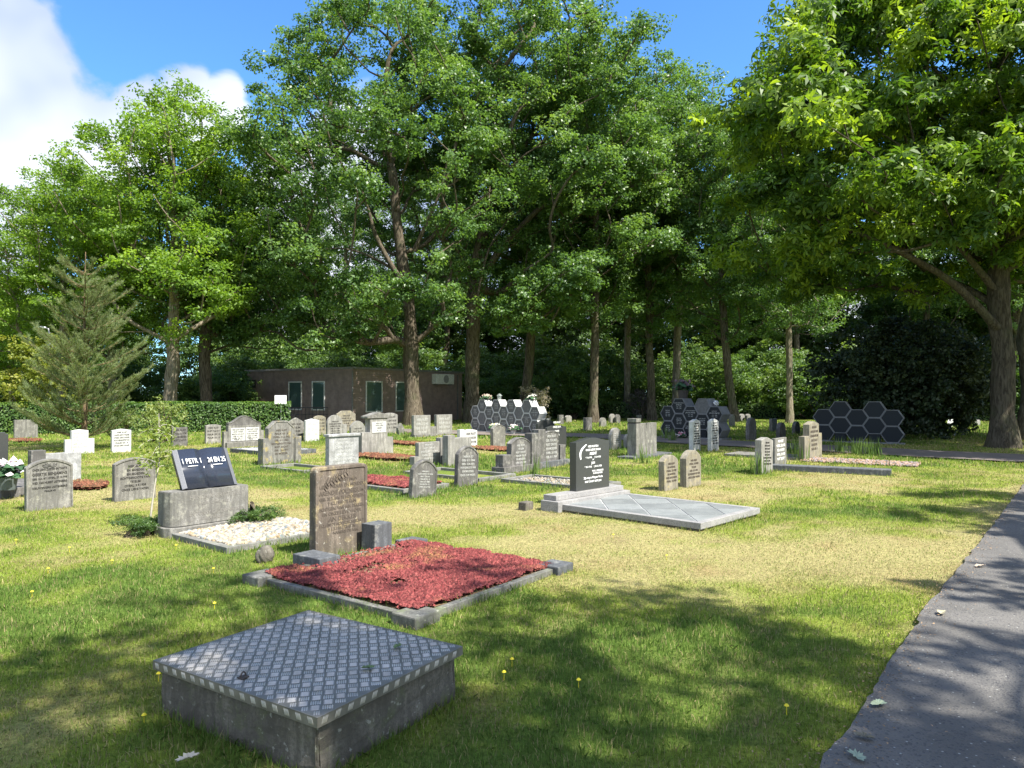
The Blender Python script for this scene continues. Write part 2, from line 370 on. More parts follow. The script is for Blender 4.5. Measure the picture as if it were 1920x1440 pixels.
def build_ground():
    xs = np.concatenate([[-3000, -800, -200, -80], np.arange(-34, 34.01, .2), [80, 200, 800, 3000]])
    ys = np.concatenate([[-3000, -600, -100, -20], np.arange(-4, 50.01, .2), [80, 200, 800, 4000]])
    X, Y = np.meshgrid(xs, ys); c, w = lawn_col(X, Y)
    c = c * .62 + np.array([.03, .02, .008])
    dirt = np.clip((fbm(X, Y, 3.2, 4) - .62) * 6, 0, 1)[..., None] * .6
    c = c * (1 - dirt) + np.array([.2, .15, .085]) * dirt
    z = (fbm(X, Y, .35, 3) - .5) * .05 - .02
    z = np.where((np.abs(X) > 34) | (Y > 50), -.02, z)
    V = np.stack([X, Y, z], -1).reshape(-1, 3); ny, nx = X.shape
    idx = np.arange(nx * ny).reshape(ny, nx)
    Q = np.stack([idx[:-1, :-1], idx[:-1, 1:], idx[1:, 1:], idx[1:, :-1]], -1).reshape(-1, 4)
    me = np_mesh('lawn', V, Q, True, c.reshape(-1, 3))
    tag(link('lawn', me, col_mat('turf_soil', .95, 0, .05, .9, 45, .6)), kind='structure')
build_ground()
def ribbon(name, L_, R_, mat, z):
    V = []; Q = []
    n = len(L_); m = 9
    for i in range(n):
        for j in range(m):
            p = L_[i].lerp(R_[i], j / (m - 1)); V.append((p.x, p.y, z))
    for i in range(n - 1):
        for j in range(m - 1): a = i * m + j; Q.append((a, a + 1, a + m + 1, a + m))
    return tag(link(name, np_mesh(name, np.array(V), np.array(Q)), mat), kind='structure')
ASPH = asphalt_mat()
Lp = []; Rp = []
for y in np.arange(-3, 17.6, .05):
    e = float(edge_x(y)); e += .05 * (float(fbm(3.0, y, 6, 4)) - .5) * 2 - .02
    Lp.append(Vector((e, y, 0))); Rp.append(Vector((float(edge_x(y)) + 3.3 + max(0, min(2, y * .06)), y, 0)))
ribbon('path', Lp, Rp, ASPH, .012)
Lc = []; Rc = []
for i, p in enumerate(cross_c):
    q = cross_c[min(i + 1, len(cross_c) - 1)]; o = cross_c[max(i - 1, 0)]
    t = (q - o).normalized(); nn = Vector((-t.y, t.x, 0)); w = 1.2 + .25 * float(fbm(p.x, p.y, 1.5, 3))
    Lc.append(p - nn * w); Rc.append(p + nn * w)
ribbon('gravel_path', Lc, Rc, gravelpath_mat(), .016)

# ------------------------------------------------------------------ stone builders
def outline(shape, w, h, s=.82):
    """closed outline in (x,z), going from bottom-left up and over"""
    hw = w / 2; pts = [(-hw, 0)]
    n = 14
    if shape == 'rect': pts += [(-hw, h), (hw, h)]
    elif shape == 'arch':                       # shallow segmental head
        zs = h * s
        for i in range(n + 1):
            a = -1 + 2 * i / n; pts.append((a * hw, zs + (h - zs) * math.cos(a * math.pi / 2) ** .8))
    elif shape == 'round':
        zs = max(h - hw, h * .5)
        for i in range(n + 1):
            a = math.pi - math.pi * i / n; pts.append((hw * math.cos(a), zs + (h - zs) * math.sin(a)))
    elif shape == 'point': pts += [(-hw, h * s), (-hw * .3, h * (.25 * s + .75)), (0, h), (hw * .3, h * (.25 * s + .75)), (hw, h * s)]
    elif shape == 'cut': pts += [(-hw, h * s), (-hw * .45, h), (hw * .45, h), (hw, h * s)]
    elif shape == 'shoulder':
        zs = h * s; pts += [(-hw, zs), (-hw * .78, zs)]
        for i in range(9):
            a = math.pi - math.pi * i / 8; pts.append((hw * .74 * math.cos(a), zs + .03 * h + (h * .97 - zs) * math.sin(a)))
        pts += [(hw * .78, zs), (hw, zs)]
    elif shape == 'wave':
        zs = h * s
        for i in range(19):
            a = -1 + 2 * i / 18; pts.append((a * hw, zs + (h - zs) * (.5 + .5 * math.cos(a * math.pi)) ** .9))
    elif shape == 'roundrect':
        r = w * .09
        for i in range(5):
            a = math.pi - math.pi / 2 * i / 4; pts.append((-hw + r + r * math.cos(a), h - r + r * math.sin(a)))
        for i in range(5):
            a = math.pi / 2 - math.pi / 2 * i / 4; pts.append((hw - r + r * math.cos(a), h - r + r * math.sin(a)))
    pts.append((hw, 0)); return pts
def prism(name, pts, th, mat, parent, bev=.008, inset=0, depth=.012, y0=0, x0=0, z0=0, panel_mat=None):
    bm = bmesh.new()
    fr = [bm.verts.new((x + x0, y0, z + z0)) for x, z in pts]; bk = [bm.verts.new((x + x0, y0 + th, z + z0)) for x, z in pts]
    f = bm.faces.new(fr); bm.faces.new(bk[::-1]); n = len(pts)
    for i in range(n): j = (i + 1) % n; bm.faces.new((fr[j], fr[i], bk[i], bk[j]))
    bmesh.ops.recalc_face_normals(bm, faces=bm.faces)
    be = [e for e in bm.edges if e.calc_face_angle(0) > .5] if bev else []
    if inset:
        bmesh.ops.inset_region(bm, faces=[f], thickness=inset, depth=0)
        bmesh.ops.inset_region(bm, faces=[f], thickness=.006, depth=-depth)
        if panel_mat: f.material_index = 1
    if bev: bmesh.ops.bevel(bm, geom=[e for e in be if e.is_valid], offset=bev, segments=2, affect='EDGES', profile=.6)
    me = bm_mesh(name, bm)
    return link(name, me, [mat] + ([panel_mat] if panel_mat else []), parent)
def text_part(name, lines, mat, parent, width, y=-.003, ext=.0015, x0=0, align='CENTER', bold=.012):
    """lines: (text, z, size[, x])"""
    parts = []
    for ln in lines:
        t, z, size = ln[:3]; xo = ln[3] if len(ln) > 3 else 0
        cu = bpy.data.curves.new('t', 'FONT'); cu.body = t; cu.size = size; cu.align_x = align; cu.extrude = ext; cu.offset = size * bold
        cu.resolution_u = 2
        o = bpy.data.objects.new('t', cu); COL.objects.link(o)
        dg = bpy.context.evaluated_depsgraph_get(); me = bpy.data.meshes.new_from_object(o.evaluated_get(dg))
        if len(me.vertices):
            xs = [v.co.x for v in me.vertices]; ww = max(xs) - min(xs); sx = min(1, width / ww) if ww > 0 else 1
            for v in me.vertices: v.co = (v.co.x * sx + x0 + xo, y - v.co.z, z + v.co.y)
            parts.append(me)
        bpy.data.objects.remove(o); bpy.data.curves.remove(cu)
    bm = bmesh.new()
    for me in parts: bm.from_mesh(me); bpy.data.meshes.remove(me)
    m2 = bpy.data.meshes.new(name); bm.to_mesh(m2); bm.free()
    return link(name, m2, mat, parent)
WORDS = ["HIER RUST", "ONZE LIEVE VADER", "EN MOEDER", "GEB. 12.4.1871", "OVERL. 3.9.1938", "TE ELIM", "RUST ZACHT", "ECHTGENOOTE VAN", "PSALM 103 : 8", "GEB. 8.11.1864", "OVERL. 21.2.1942"]
def auto_lines(W_, H_, z_top, n, seed, fill=.86):
    r = random.Random(seed); L_ = []; st = (z_top - H_ * .2) / n
    for i in range(n):
        L_.append((WORDS[0] if i == 0 else r.choice(WORDS[1:]), z_top - st * (i + .8), st * .78))
    return L_
def place(xl, yb, xr, yt, rz=ROT, th=.1, z=0):
    """front bottom-left pixel, right column, top row -> origin (bottom centre of the front face), width, height"""
    P = G(xl, yb, z); d, b = frame(rz); w = run(P, d, xr); c = P + d * (w / 2)
    return c, abs(w), zpix(yt, c.y) - z
def gravestone(name, xl, yb, xr, yt, label, shape='rect', mat='grey', s=.82, th=.1, rz=ROT, inset=0, wings=None, plinth=None,
               text=None, tmat=None, tilt=0, lean=0, cat='headstone', panel=None, cap=False, group='headstones on the lawn', sink=.06):
    c, w, h = place(xl, yb, xr, yt, rz)
    e = empty(name, c - Vector((0, 0, 0)), rz, label, cat, group)
    e.rotation_euler = (lean, tilt, rz)
    m = ST[mat] if mat in ST else MATS[mat]
    pm = ST[panel] if panel else None
    p = outline(shape, w, h + sink, s)
    slab = prism('slab', p, th, m, e, bev=min(.01, th * .1), inset=inset, panel_mat=pm, z0=-sink)
    yb_ = -.003 + (.012 if inset else 0)
    if text:
        n = text if isinstance(text, int) else None
        ls = auto_lines(w, h, h * s - .02, n, name + label) if n else text
        text_part('inscription', ls, tmat or DARKPAINT, e, w * (.8 if inset == 0 else .74), y=yb_, ext=.002)
    if wings:
        for (x0, x1, hh, t2) in wings:
            bm = bmesh.new(); bbox(bm, x0 * w, x1 * w, (th - t2) / 2 - .002, (th + t2) / 2 + .002, -sink, hh * h, .008)
            link('side_pillar', bm_mesh('side_pillar', bm), m, e)
    if plinth:
        pw, ph, pd = plinth
        box('plinth', -pw * w / 2, pw * w / 2, -pd / 2 + th / 2, pd / 2 + th / 2, -.05, ph, m, e, bev=.01)
    if cap:
        box('coping', -w / 2 - .03, w / 2 + .03, -.03, th + .03, h - .002, h + .05, m, e, bev=.012)
    excl((c.x - math.sin(rz) * th * .5, c.y + math.cos(rz) * th * .5), rz, w / 2, th / 2)
    return e, w, h
def kerb_frame(name, c, rz, wx, wy, label, mat='kerb', kw=.09, kh=.07, cat='grave border', corner=0, group='stone borders round the graves'):
    """c = centre on the ground"""
    e = empty(name, c, rz, label, cat, group); m = ST[mat]; hx, hy = wx / 2, wy / 2
    box('kerb', -hx, hx, -hy, -hy + kw, -.05, kh, m, e); box('kerb', -hx, hx, hy - kw, hy, -.05, kh, m, e)
    box('kerb', -hx, -hx + kw, -hy + kw + .001, hy - kw - .001, -.05, kh - .003, m, e); box('kerb', hx - kw, hx, -hy + kw + .001, hy - kw - .001, -.05, kh - .003, m, e)
    if corner:
        for sx in (-1, 1):
            for sy in (-1, 1):
                x, y = sx * (hx - kw / 2), sy * (hy - kw / 2)
                box('corner_block', x - corner, x + corner, y - corner, y + corner, -.05, kh + .06, m, e, bev=.012)
    excl(c, rz, hx, hy); return e

# ------------------------------------------------------------------ ground-cover stuff
def sedum(name, poly_fn, c, rz, hx, hy, n, label, size=.014, zt=.05, cols=((.15, .028, .028), (.27, .075, .066), (.27, .15, .06))):
    """clumps of tiny rosettes over an oriented rectangle"""
    r = np.random.default_rng(abs(hash(label)) % 1000 if False else len(label) * 7 + n)
    x = r.uniform(-hx, hx, n); y = r.uniform(-hy, hy, n)
    k = poly_fn(x, y) if poly_fn else np.ones(n, bool)
    x = x[k]; y = y[k]; n = len(x)
    d, b = frame(rz); wx = c[0] + x * d.x + y * b.x; wy = c[1] + x * d.y + y * b.y
    hgt = zt * (.5 + .9 * fbm(wx, wy, 4, 4)) ; z = hgt - np.abs(r.normal(0, .35, n)) * zt * .6 * (fbm(wx, wy, 22, 2) > .48)
    ct, nn = rosettes(np.stack([wx, wy, z], 1), size, r)
    V, Q = ct
    cc = np.array(cols); f = fbm(wx, wy, 3, 4)[:, None]; q = r.random((n, 1))
    col = cc[0] * (1 - q) + cc[1] * q; w3 = np.clip((f - .56) * 5, 0, 1) * r.random((n, 1)); col = col * (1 - w3) + cc[2] * w3
    col = col * r.uniform(.35, 1.35, (n, 1))
    me = np_mesh(name, V, Q, False, np.repeat(col, nn, 0))
    o = tag(link(name, me, col_mat('sedum_leaves', .7, .12, .25)), label, 'ground cover', None, 'stuff')
    # mat underneath
    g = 24; X, Y = np.meshgrid(np.linspace(-hx, hx, g), np.linspace(-hy, hy, g))
    WX = c[0] + X * d.x + Y * b.x; WY = c[1] + X * d.y + Y * b.y; Z = zt * (.5 + .9 * fbm(WX, WY, 4, 4)) - .018
    idx = np.arange(g * g).reshape(g, g); Q = np.stack([idx[:-1, :-1], idx[:-1, 1:], idx[1:, 1:], idx[1:, :-1]], -1).reshape(-1, 4)
    Z = Z * .55 + .003
    if poly_fn and 'patch' in name:
        cx = X.ravel()[Q].mean(1); cy = Y.ravel()[Q].mean(1); Q = Q[poly_fn(cx, cy)]
    cm = np.array([.17, .115, .07]) if 'patch' not in name else np.array([.15, .05, .035])
    cm = cm * (0.7 + .8 * fbm(WX, WY, 8, 3))[..., None]
    m2 = np_mesh('soil_bed', np.stack([WX, WY, Z], -1).reshape(-1, 3), Q, True, cm.reshape(-1, 3))
    s = tag(link(name + '_soil', m2, col_mat('soil', .95, 0, .05, .6, 80)), kind='structure'); s.name = 'soil_bed'
    excl(c, rz, hx, hy); return o
def rosettes(P, size, r):
    """each point a little 5-sided bud (pyramid of leaf faces)"""
    n = len(P); k = 5; a = np.arange(k) * 2 * math.pi / k
    ph = r.uniform(0, 6.28, n)[:, None]; s = size * r.uniform(.6, 1.4, n)[:, None]
    ring = np.stack([P[:, 0:1] + np.cos(a + ph) * s, P[:, 1:2] + np.sin(a + ph) * s, P[:, 2:3] + r.uniform(-.3, .5, (n, k)) * s], -1)
    top = P + np.stack([r.normal(0, .3, n), r.normal(0, .3, n), r.uniform(.7, 1.5, n)], 1) * s
    V = np.concatenate([ring, top[:, None, :]], 1).reshape(-1, 3)
    base = (np.arange(n) * 6)[:, None]
    Q = np.concatenate([np.stack([base[:, 0] + i, base[:, 0] + (i + 1) % k, base[:, 0] + 5], 1) for i in range(k)], 0)
    return (V, Q), 6
def pebbles(name, c, rz, hx, hy, n, label, size=.022, zt=.05, col=(.62, .57, .48), var=.3, cat='gravel'):
    r = np.random.default_rng(n)
    bm = bmesh.new(); bmesh.ops.create_icosphere(bm, subdivisions=1, radius=1); me = bpy.data.meshes.new('t'); bm.to_mesh(me); bm.free()
    bv = np.array([v.co for v in me.vertices]); bf = np.array([p.vertices for p in me.polygons]); bpy.data.meshes.remove(me)
    x = r.uniform(-hx, hx, n); y = r.uniform(-hy, hy, n); d, b = frame(rz)
    wx = c[0] + x * d.x + y * b.x; wy = c[1] + x * d.y + y * b.y; z = zt + r.uniform(-.4, .5, n) * size
    sc = size * r.uniform(.55, 1.3, (n, 1, 1)) * r.uniform(.6, 1.2, (n, 1, 3)); sc[..., 2] *= .7
    ang = r.uniform(0, 6.28, n); ca, sa = np.cos(ang)[:, None], np.sin(ang)[:, None]
    v = bv[None] * sc; vx = v[..., 0] * ca - v[..., 1] * sa; vy = v[..., 0] * sa + v[..., 1] * ca
    V = np.stack([vx + wx[:, None], vy + wy[:, None], v[..., 2] + z[:, None]], -1).reshape(-1, 3)
    Q = (bf[None] + (np.arange(n) * len(bv))[:, None, None]).reshape(-1, 3)
    cc = np.array(col) * r.uniform(1 - var, 1 + var, (n, 1)) * np.array([1, 1, 1]) + r.uniform(-.05, .05, (n, 1)) * np.array([1, 0, -1])
    me = np_mesh(name, V, Q, False, np.repeat(np.clip(cc, .02, .85), len(bv), 0))
    o = tag(link(name, me, col_mat('pebble_stone', .8, 0, .3)), label, cat, None, 'stuff')
    d_, b_ = frame(rz); P = [Vector((c[0], c[1], zt - size)) + d_ * sx * hx + b_ * sy * hy for sx, sy in ((-1, -1), (1, -1), (1, 1), (-1, 1))]
    s = tag(link('gravel_bed', np_mesh('gravel_bed', np.array([tuple(p) for p in P]), np.array([[0, 1, 2, 3]])), plain('bed_soil', tuple(x * .45 for x in col), .95)), kind='structure')
    excl(c, rz, hx, hy); return o

# ================================================================== FOREGROUND OBJECTS
def tread_box():
    z = .25; rz = math.radians(57.3); d, b = frame(rz)
    Fc = G(595, 1346, z); wx = 1.02; wy = 1.21   # d: towards right corner, b: towards left corner
    c = Fc + d * wx / 2 + b * wy / 2
    e = empty('grave_vault_box', (c.x, c.y, 0), rz, 'square concrete box with a silver chequer plate lid, nearest in the lawn', 'concrete box')
    hx, hy = wx / 2, wy / 2
    bm = bmesh.new()
    bbox(bm, -hx + .03, hx - .03, -hy + .03, hy - .03, -.1, z - .042, .012)
    bmesh.ops.subdivide_edges(bm, edges=bm.edges[:], cuts=4, use_grid_fill=True)
    for v in bm.verts:
        if v.co.z < z - .08: v.co += Vector((random.uniform(-.006, .006), random.uniform(-.006, .006), 0))
    link('concrete_base', bm_mesh('concrete_base', bm), ST['conc'], e)
    m, nt, p, out = newmat('aluminium_plate'); geo = nt.nodes.new('ShaderNodeNewGeometry'); L = nt.links
    n = noise_node(nt, 7, 8, .7, geo.outputs['Position'])
    cc = ramp(nt, n.outputs[0], [(.3, (.16, .148, .125)), (.55, (.235, .218, .185)), (.75, (.32, .30, .265))])
    L.new(cc.outputs[0], p.inputs['Base Color']); p.inputs['Metallic'].default_value = .45
    n2 = noise_node(nt, 14, 6, .7, geo.outputs['Position'])
    L.new(ramp(nt, n2.outputs[0], [(.3, (.38,) * 3), (.7, (.6,) * 3)]).outputs[0], p.inputs['Roughness'])
    m2, nt2, p2, o2 = newmat('pale_tread'); g2 = nt2.nodes.new('ShaderNodeNewGeometry')  # tread bars in a lighter tone than the plate, for contrast
    n3 = noise_node(nt2, 9, 6, .7, g2.outputs['Position'])
    nt2.links.new(ramp(nt2, n3.outputs[0], [(.3, (.36, .335, .29)), (.7, (.64, .605, .54))]).outputs[0], p2.inputs['Base Color']); p2.inputs['Metallic'].default_value = .35; p2.inputs['Roughness'].default_value = .45
    bm = bmesh.new()
    bbox(bm, -hx, hx, -hy, hy, z - .004, z, .0015)
    t = .004
    bbox(bm, -hx, hx, -hy, -hy + t, z - .045, z - .0045); bbox(bm, -hx, hx, hy - t, hy, z - .045, z - .0045)
    bbox(bm, -hx, -hx + t, -hy + t, hy - t, z - .045, z - .0045); bbox(bm, hx - t, hx, -hy + t, hy - t, z - .045, z - .0045)
    lid = link('plate_lid', bm_mesh('plate_lid', bm), m, e)
    # raised tread bars, groups of five, alternating direction
    V = []; Q = []; cell = .053; bl = cell * .90; hgt = .0028
    def bar(cx, cy, ax, ay, L2, w2, Zf):
        px, py = -ay, ax; o = len(V)
        P = [(-L2, 0, 0), (-L2 * .6, -w2, 0), (L2 * .6, -w2, 0), (L2, 0, 0), (L2 * .6, w2, 0), (-L2 * .6, w2, 0), (-L2 * .62, 0, 1), (L2 * .62, 0, 1)]
        for (a, b_, h) in P: V.append(Zf(cx + ax * a + px * b_, cy + ay * a + py * b_, h * hgt))
        Q.extend([(o, o + 1, o + 6), (o + 1, o + 2, o + 7), (o + 1, o + 7, o + 6), (o + 2, o + 3, o + 7), (o + 3, o + 4, o + 7), (o + 4, o + 5, o + 6), (o + 4, o + 6, o + 7), (o + 5, o, o + 6)])
    def pattern(W2, H2, Zf, r45=True):
        s2 = math.sqrt(.5); R = int((W2 + H2) / cell) + 2
        for i in range(-R, R):
            for j in range(-R, R):
                # lattice turned 45 degrees
                cx = (i - j) * cell * s2; cy = (i + j) * cell * s2
                if abs(cx) > W2 - .014 or abs(cy) > H2 - .014: continue
                if (i + j) % 2: ax, ay = s2, s2
                else: ax, ay = s2, -s2
                px, py = -ay, ax
                for k in range(5):
                    o = (k - 2) * bl / 5
                    x, y = cx + px * o, cy + py * o
                    L2 = bl * .47
                    if abs(x) + L2 * s2 > W2 - .003 or abs(y) + L2 * s2 > H2 - .003: continue
                    bar(x, y, ax, ay, L2, .0036 if (i + j) % 2 else .0026, Zf)
    pattern(hx, hy, lambda x, y, h: (x, y, z + h + .0002))
    # bars on the two turned-down edges that show
    for i in range(int(2 * hy / (cell * 1.42))):
        y0 = -hy + .03 + i * cell * 1.42
        for k in range(4): bar(y0 + k * .008, -.022, .35, .93, .018, .0024, lambda x, y, h: (-hx - h - .0002, x, z + y))
    for i in range(int(2 * hx / (cell * 1.42))):
        x0 = -hx + .03 + i * cell * 1.42
        for k in range(4): bar(x0 + k * .008, -.022, .35, .93, .018, .0024, lambda x, y, h: (x, -hy - h - .0002, z + y))
    o = link('tread_pattern', np_mesh('tread_pattern', np.array(V), np.array(Q)), m2, lid)
    # lifting eye: small plate with a staple near the left-front corner
    P = G(456, 1272, z) - Vector((c.x, c.y, 0)); lx = P.x * d.x + P.y * d.y; ly = P.x * b.x + P.y * b.y
    rust = plain('rusty_iron', (.10, .08, .07), .7, .4, .4, 50)
    bm = bmesh.new(); bbox(bm, lx - .022, lx + .022, ly - .018, ly + .018, z + .003, z + .010, .002)
    a = np.linspace(0, math.pi, 9); v, q = tube_np(np.stack([lx + .014 * np.cos(a), ly + 0 * a, z + .009 + .022 * np.sin(a)], 1), [.004] * 9, 6)
    me = np_mesh('t', v, q); bm.from_mesh(me); link('lifting_eye', bm_mesh('lifting_eye', bm), rust, lid)
    excl(c, rz, hx - .03, hy - .03)
    return c
tread_box()

def sedum_grave():
    rz = math.radians(53.5); d, b = frame(rz); z = .06
    Fc = G(782, 1150, z); wx = run(Fc, d, 1056); wy = run(Fc, b, 478)
    c = Fc + d * wx / 2 + b * wy / 2; hx, hy = wx / 2, wy / 2
    e = empty('grave_border', (c.x, c.y, 0), rz, 'low mossy stone border with square corner blocks round the large red sedum bed', 'grave border')
    m = stone_mat('mossy_kerb', (.24, .235, .215), (.11, .115, .09), (.14, .17, .08), streak=.6, spots=.4); kw = .065
    box('kerb', -hx, hx, -hy, -hy + kw, -.05, .032, m, e); box('kerb', -hx, hx, hy - kw, hy, -.05, .032, m, e)
    box('kerb', -hx, -hx + kw, -hy + kw + .001, hy - kw - .001, -.05, .029, m, e); box('kerb', hx - kw, hx, -hy + kw + .001, hy - kw - .001, -.05, .029, m, e)
    for sx, sy in ((-1, -1), (1, -1), (-1, 1), (1, 1)):
        x, y = sx * (hx - .05), sy * (hy - .06); box('corner_block', x - .13, x + .13, y - .12, y + .12, -.05, .055, ST['bluestone'] if sx > 0 else m, e, bev=.012)
    # headstone
    hc, w, h = place(592, 1046, 690, 872, math.radians(52), z=0)
    e2 = empty('headstone', hc, math.radians(52), 'tall brown weathered headstone with a leaf sprig carving beside the red sedum bed', 'headstone', 'headstones on the lawn')
    W2 = w; H2 = h
    prism('slab', outline('roundrect', W2, H2 + .05), .11, ST['brown'], e2, bev=.012, inset=.035, depth=.010, z0=-.05)
    L_ = [("HIER RUST MIJN", .76, .052, .02), ("LIEVE VROUW EN MOEDER", .70, .050), ("ARENDJE POLDERSUM", .625, .068), ("GEB. 20.3.1886 TE HOOGEVEEN", .57, .048),
          ("† 6.2.1940 TE ELIM", .52, .048), ("ECHTGEN. VAN JAN DEKKER", .465, .048), ("EN ONZE LIEVE VADER", .41, .050), ("JAN DEKKER", .345, .068),
          ("11.2.1880 TE NOORDSCHESCHUT", .295, .046), ("† 1.5.1961 TE ELIM", .25, .046), ("NAMENS DE FAM.", .205, .044, .05)]
    sc = H2 / .93
    text_part('inscription', [(l[0], l[1] * sc, l[2] * sc) + tuple(l[3:]) for l in L_], BROWNCUT, e2, W2 * .86, y=.0085, ext=.0015, bold=.02)
    # leaf sprig
    parts = []
    def sprig(x0, z0, x1, z1, n):
        v, q = tube_np([(x0, .008, z0), ((x0 + x1) / 2, .008, (z0 + z1) / 2 + .01), (x1, .008, z1)], [.004, .004, .002], 5); parts.append((v, q))
        for i in range(n):
            t = (i + 1) / (n + 1); x = x0 + (x1 - x0) * t; zz = z0 + (z1 - z0) * t + .01
            for s_ in (-1, 1):
                dx, dz = (.035, .055 * s_)
                v, q = tube_np([(x, .008, zz), (x + dx * .5, .006, zz + dz * .5), (x + dx, .008, zz + dz)], [.002, .007, .001], 5); parts.append((v, q))
    sprig(-W2 * .30, H2 * .80, W2 * .12, H2 * .93, 7); sprig(-W2 * .28, H2 * .84, -W2 * .38, H2 * .74, 3)
    V, Q = join_np(parts); link('leaf_carving', np_mesh('leaf_carving', V, Q), BROWNCUT, e2)
    excl(hc, rz, w / 2, .08)
    # grey blocks that flank the stone
    bc = G(590, 1062, 0); box_o = empty('stone_block', bc + b * .05, rz, 'low dark grey stone block left of the brown headstone foot', 'stone block')
    P1 = G(545, 1058, .1); dd = .40
    bx = empty('t', (0, 0, 0)); bpy.data.objects.remove(bx)
    box_o.location = (P1.x, P1.y, 0) ; box_o.location = G(600, 1068, 0)
    box('block_body', -.02, .22, -.02, .38, -.04, .10, ST['bluestone'], box_o, bev=.008)
    b2 = G(700, 1035, 0)
    o2 = empty('stone_block', b2, rz, 'upright square dark grey block at the right foot of the brown headstone', 'stone block')
    box('block_body', 0, .24, -.02, .18, -.04, .275, ST['bluestone'], o2, bev=.006)
    # sedum bed
    def bare(x, y):
        rr = np.random.default_rng(5).random(np.shape(np.atleast_1d(x))); n1 = fbm(x + 9, y, 7, 4)
        a = np.clip(1.3 - np.hypot((x + hx * .15) / .55, (y - hy * .30) / .20), 0, 1) * np.clip((n1 - .36) * 5, 0, 1)
        b_ = np.clip(1.2 - np.hypot((x + hx * .4) / .30, (y + hy * .25) / .13), 0, 1) * np.clip((n1 - .42) * 5, 0, 1)
        d_ = np.clip((y - hy * .55) / (hy * .12), 0, 1) * ((x > -hx * .6) & (x < hx * .7))
        return rr > np.maximum(np.maximum(a * 1.1, b_ * 1.1), d_ * .93)
    cc = c
    sedum('sedum_bed', bare, (cc.x, cc.y), rz, hx - kw, hy - kw, 34000, 'dense red sedum ground cover filling the bordered grave bed', .0125, .062)
    # dry plants at the foot of the stone
    return c
sedum_grave()

